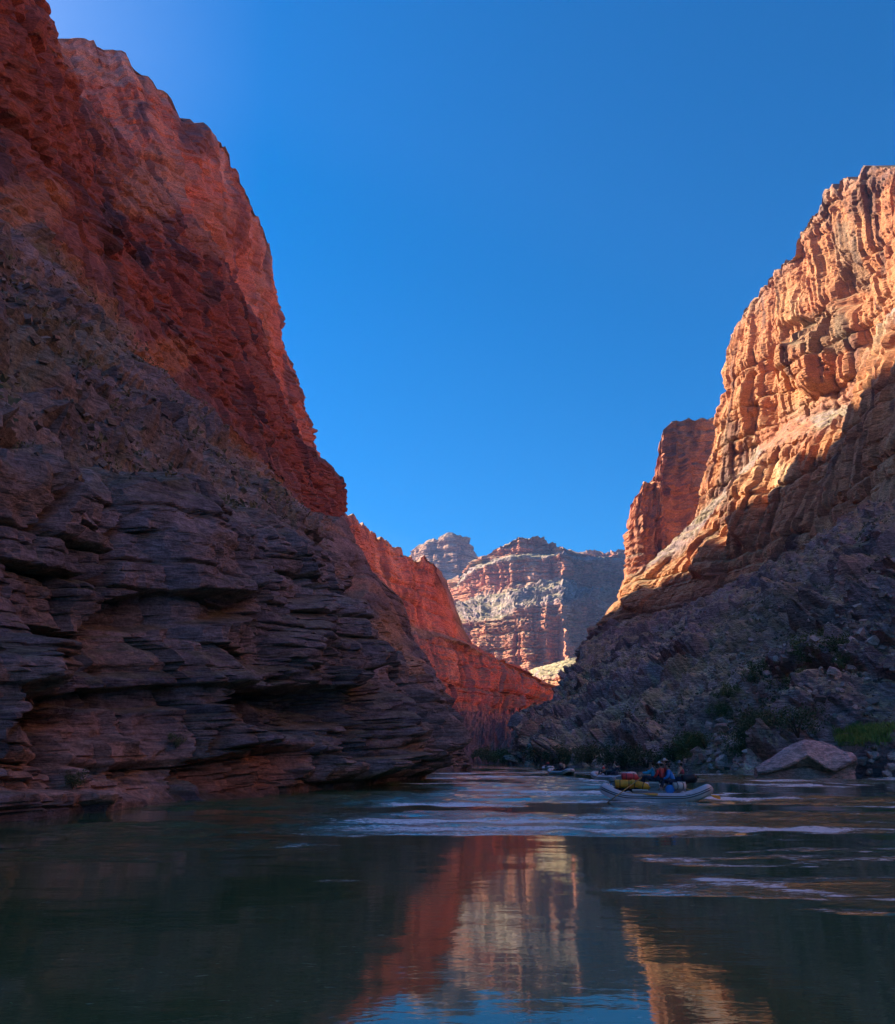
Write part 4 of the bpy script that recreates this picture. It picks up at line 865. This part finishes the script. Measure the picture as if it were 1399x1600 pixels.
def jug(loc):
    o = bpy.data.objects.new('water_jug', None); link(o); o.location = loc; tag(o, 'small white water jug at the left end of the nearest raft', 'jug')
    ob('body', mesh_of('body', [tube_verts([(0, 0, 0), (0, 0, .02), (0, 0, .25), (0, 0, .33), (0, 0, .37)], [.13, .15, .15, .10, .045], 14)], M_WHITE), o); ob('cap', mesh_of('cap', [tube_verts([(0, 0, .37), (0, 0, .41)], [.05, .05], 10)], M_BLUE), o)
    ob('handle', mesh_of('handle', [tube_verts([(.14, 0, .1), (.2, 0, .15), (.2, 0, .25), (.11, 0, .31)], [.016] * 4, 6)], M_WHITE), o)
jug(local(Rn, (-2.2, -.45, .45)))
def bedroll(loc, rz):
    o = bpy.data.objects.new('sleeping_mat', None); link(o); o.location = loc; o.rotation_euler = (0, 0, rz); tag(o, 'pale rolled sleeping mat on the bow of the nearest raft', 'mat')
    V = []
    for k in range(41):
        t = k / 40 * 6 * math.pi; rr = .04 + .13 * k / 40
        for x in (-.305, .305): V.append(Vector((x, rr * math.cos(t), rr * math.sin(t))))
    ob('roll', mesh_of('roll', [tube_verts([(-.3, 0, 0), (.3, 0, 0)], [.165, .165], 18), (V, [(2 * k, 2 * k + 1, 2 * k + 3, 2 * k + 2) for k in range(40)])], M_PALE), o)
    for x in (-.15, .15): ob('strap', mesh_of('strap', [closed_strap(x, .18)], M_BLACK), o)
bedroll(local(Rn, (1.2, -.62, .80)), math.radians(10))
rz = math.radians(-16)
person(local(Rn, (-.05, .1, 1.02)), rz + math.pi * .95, 'rower in a teal blue jacket pulling oars on the nearest raft', M_TEAL, M_NAVY, M_HAIR, 'rower', None, .06)
person(local(Rn, (.42, -.22, .98)), rz + math.pi * .8, 'person in a red jacket and white cap in the middle of the nearest raft', M_RED, M_NAVY, M_WHITE, 'sit', None, .10)
person(local(Rn, (.62, .35, 1.12)), rz + math.pi * .9, 'person in a wide pale hat and maroon top at the back of the nearest raft', M_MAROON, M_NAVY, M_PALE, 'sit', None, .05)
person(local(Rn, (.92, -.15, .90)), rz + math.pi * 1.05, 'person in a bright blue jacket leaning forward on the nearest raft', M_BLUE, M_NAVY, None, 'sit', None, .2)
person(local(Rn, (1.32, .3, 1.0)), rz + math.pi * .9, 'person in a tan shirt and grey hat at the right end of the nearest raft', M_TAN, M_NAVY, M_GREY, 'sit', M_MAROON, .02)
g = local(Rn, (-.55, -.3, 1.25)); oar(g, on_water(947, 1256, -.05), 'long yellow shafted oar dipping into the water left of the nearest raft', .6, M_BLACK)
oar(local(Rn, (-.45, .5, 1.15)), on_water(1126, 1247, .02), 'oar with a yellow blade just touching the water right of the nearest raft', 1.2)
oar(local(Rn, (-2.0, -.86, .47)), local(Rn, (.15, -1.12, .40)), 'spare oar with a yellow blade lashed along the side of the nearest raft', .5)

# middle raft
pw = on_water(962, 1219); mid_raft = make_raft((pw[0], pw[1] + 1, -.03), math.radians(128), 'second grey raft farther off, partly hidden behind the nearest raft')
Rm = mid_raft; rz = math.radians(128)
person(local(Rm, (-.1, 0, 1.0)), rz + math.pi * 1.25, 'person in a tan shirt and dark hat rowing the second raft', M_TAN, M_NAVY, M_BLACK, 'rower', None, .05)
person(local(Rm, (1.2, .1, .75)), rz, 'person in a red vest at the left end of the second raft', M_GREY, M_NAVY, None, 'sit', M_RED, .1)
drybag(local(Rm, (.65, -.1, .72)), (0, .1, rz + .4), 1.0, .26, M_BLACK, 'black gear bag piled in front of the rower of the second raft')
drybag(local(Rm, (-.2, .05, .66)), (0, .1, rz - .3), 1.0, .26, M_NAVY, 'dark blue gear bag under the rower of the second raft')
oar(local(Rm, (.25, -.35, 1.3)), local(Rm, (.9, -2.6, .02)), 'left oar of the second raft', .4, M_BLACK); oar(local(Rm, (.25, .35, 1.3)), local(Rm, (.9, 2.6, .02)), 'right oar of the second raft', .4, M_BLACK)
# farther rafts
for (u, v, az, label, who, coat) in ((877, 1210, 115, 'third grey raft small in the distance with one oar raised', 'person in grey rowing the third small raft', M_GREY), (857, 1203, 95, 'farthest tiny raft just left of the third raft', 'person in a red top on the farthest tiny raft', M_RED)):
    pw = on_water(u, v); rf = make_raft((pw[0], pw[1], -.03), math.radians(az), label, False); rz = math.radians(az)
    person(local(rf, (0, 0, .95)), rz + math.pi, who, coat, M_NAVY, M_BLACK, 'rower', None, .05)
    drybag(local(rf, (-.1, .05, .62)), (0, .1, rz - .4), 1.0, .28, M_NAVY, 'dark bag under the rower of the ' + ('third raft' if u > 860 else 'farthest raft'))
    drybag(local(rf, (1.0, .1, .62)), (0, .1, rz + .4), 1.0, .28, M_BLACK, 'dark gear bag on the ' + ('third raft' if u > 860 else 'farthest raft'))
    if u > 860:
        person(local(rf, (-1.2, .2, .8)), rz, 'person in a tan jacket on the third small raft', M_TAN, M_NAVY, None, 'sit', None, .05)
        oar(local(rf, (.2, -.35, .95)), local(rf, (.5, -2.4, 1.5)), 'raised oar of the third small raft', .4, M_WOOD)
    oar(local(rf, (.2, .35, .95)), local(rf, (.5, 2.5, .02)), 'lowered oar of the ' + ('third small raft' if u > 860 else 'farthest tiny raft'), .4, M_WOOD)

# ------------------------------------------------------------------ air
m = bpy.data.materials.new('canyon_haze'); m.use_nodes = True; nt = m.node_tree
for n in list(nt.nodes): nt.nodes.remove(n)
hv = nt.nodes.new('ShaderNodeVolumePrincipled'); hv.inputs['Color'].default_value = (.24, .42, 1.0, 1); hv.inputs['Density'].default_value = HAZE; hv.inputs['Anisotropy'].default_value = .2
ho = nt.nodes.new('ShaderNodeOutputMaterial'); nt.links.new(hv.outputs[0], ho.inputs['Volume'])
bm = bmesh.new(); bmesh.ops.create_cube(bm, size=1.0)
for v in bm.verts: v.co = Vector((v.co.x * 10200, 1500 + v.co.y * 8200, 439 + v.co.z * 902))
me = bpy.data.meshes.new('haze'); bm.to_mesh(me); bm.free(); me.materials.append(m)
tag(ob('haze', me), 'thin blue haze filling the canyon air', kind='stuff')
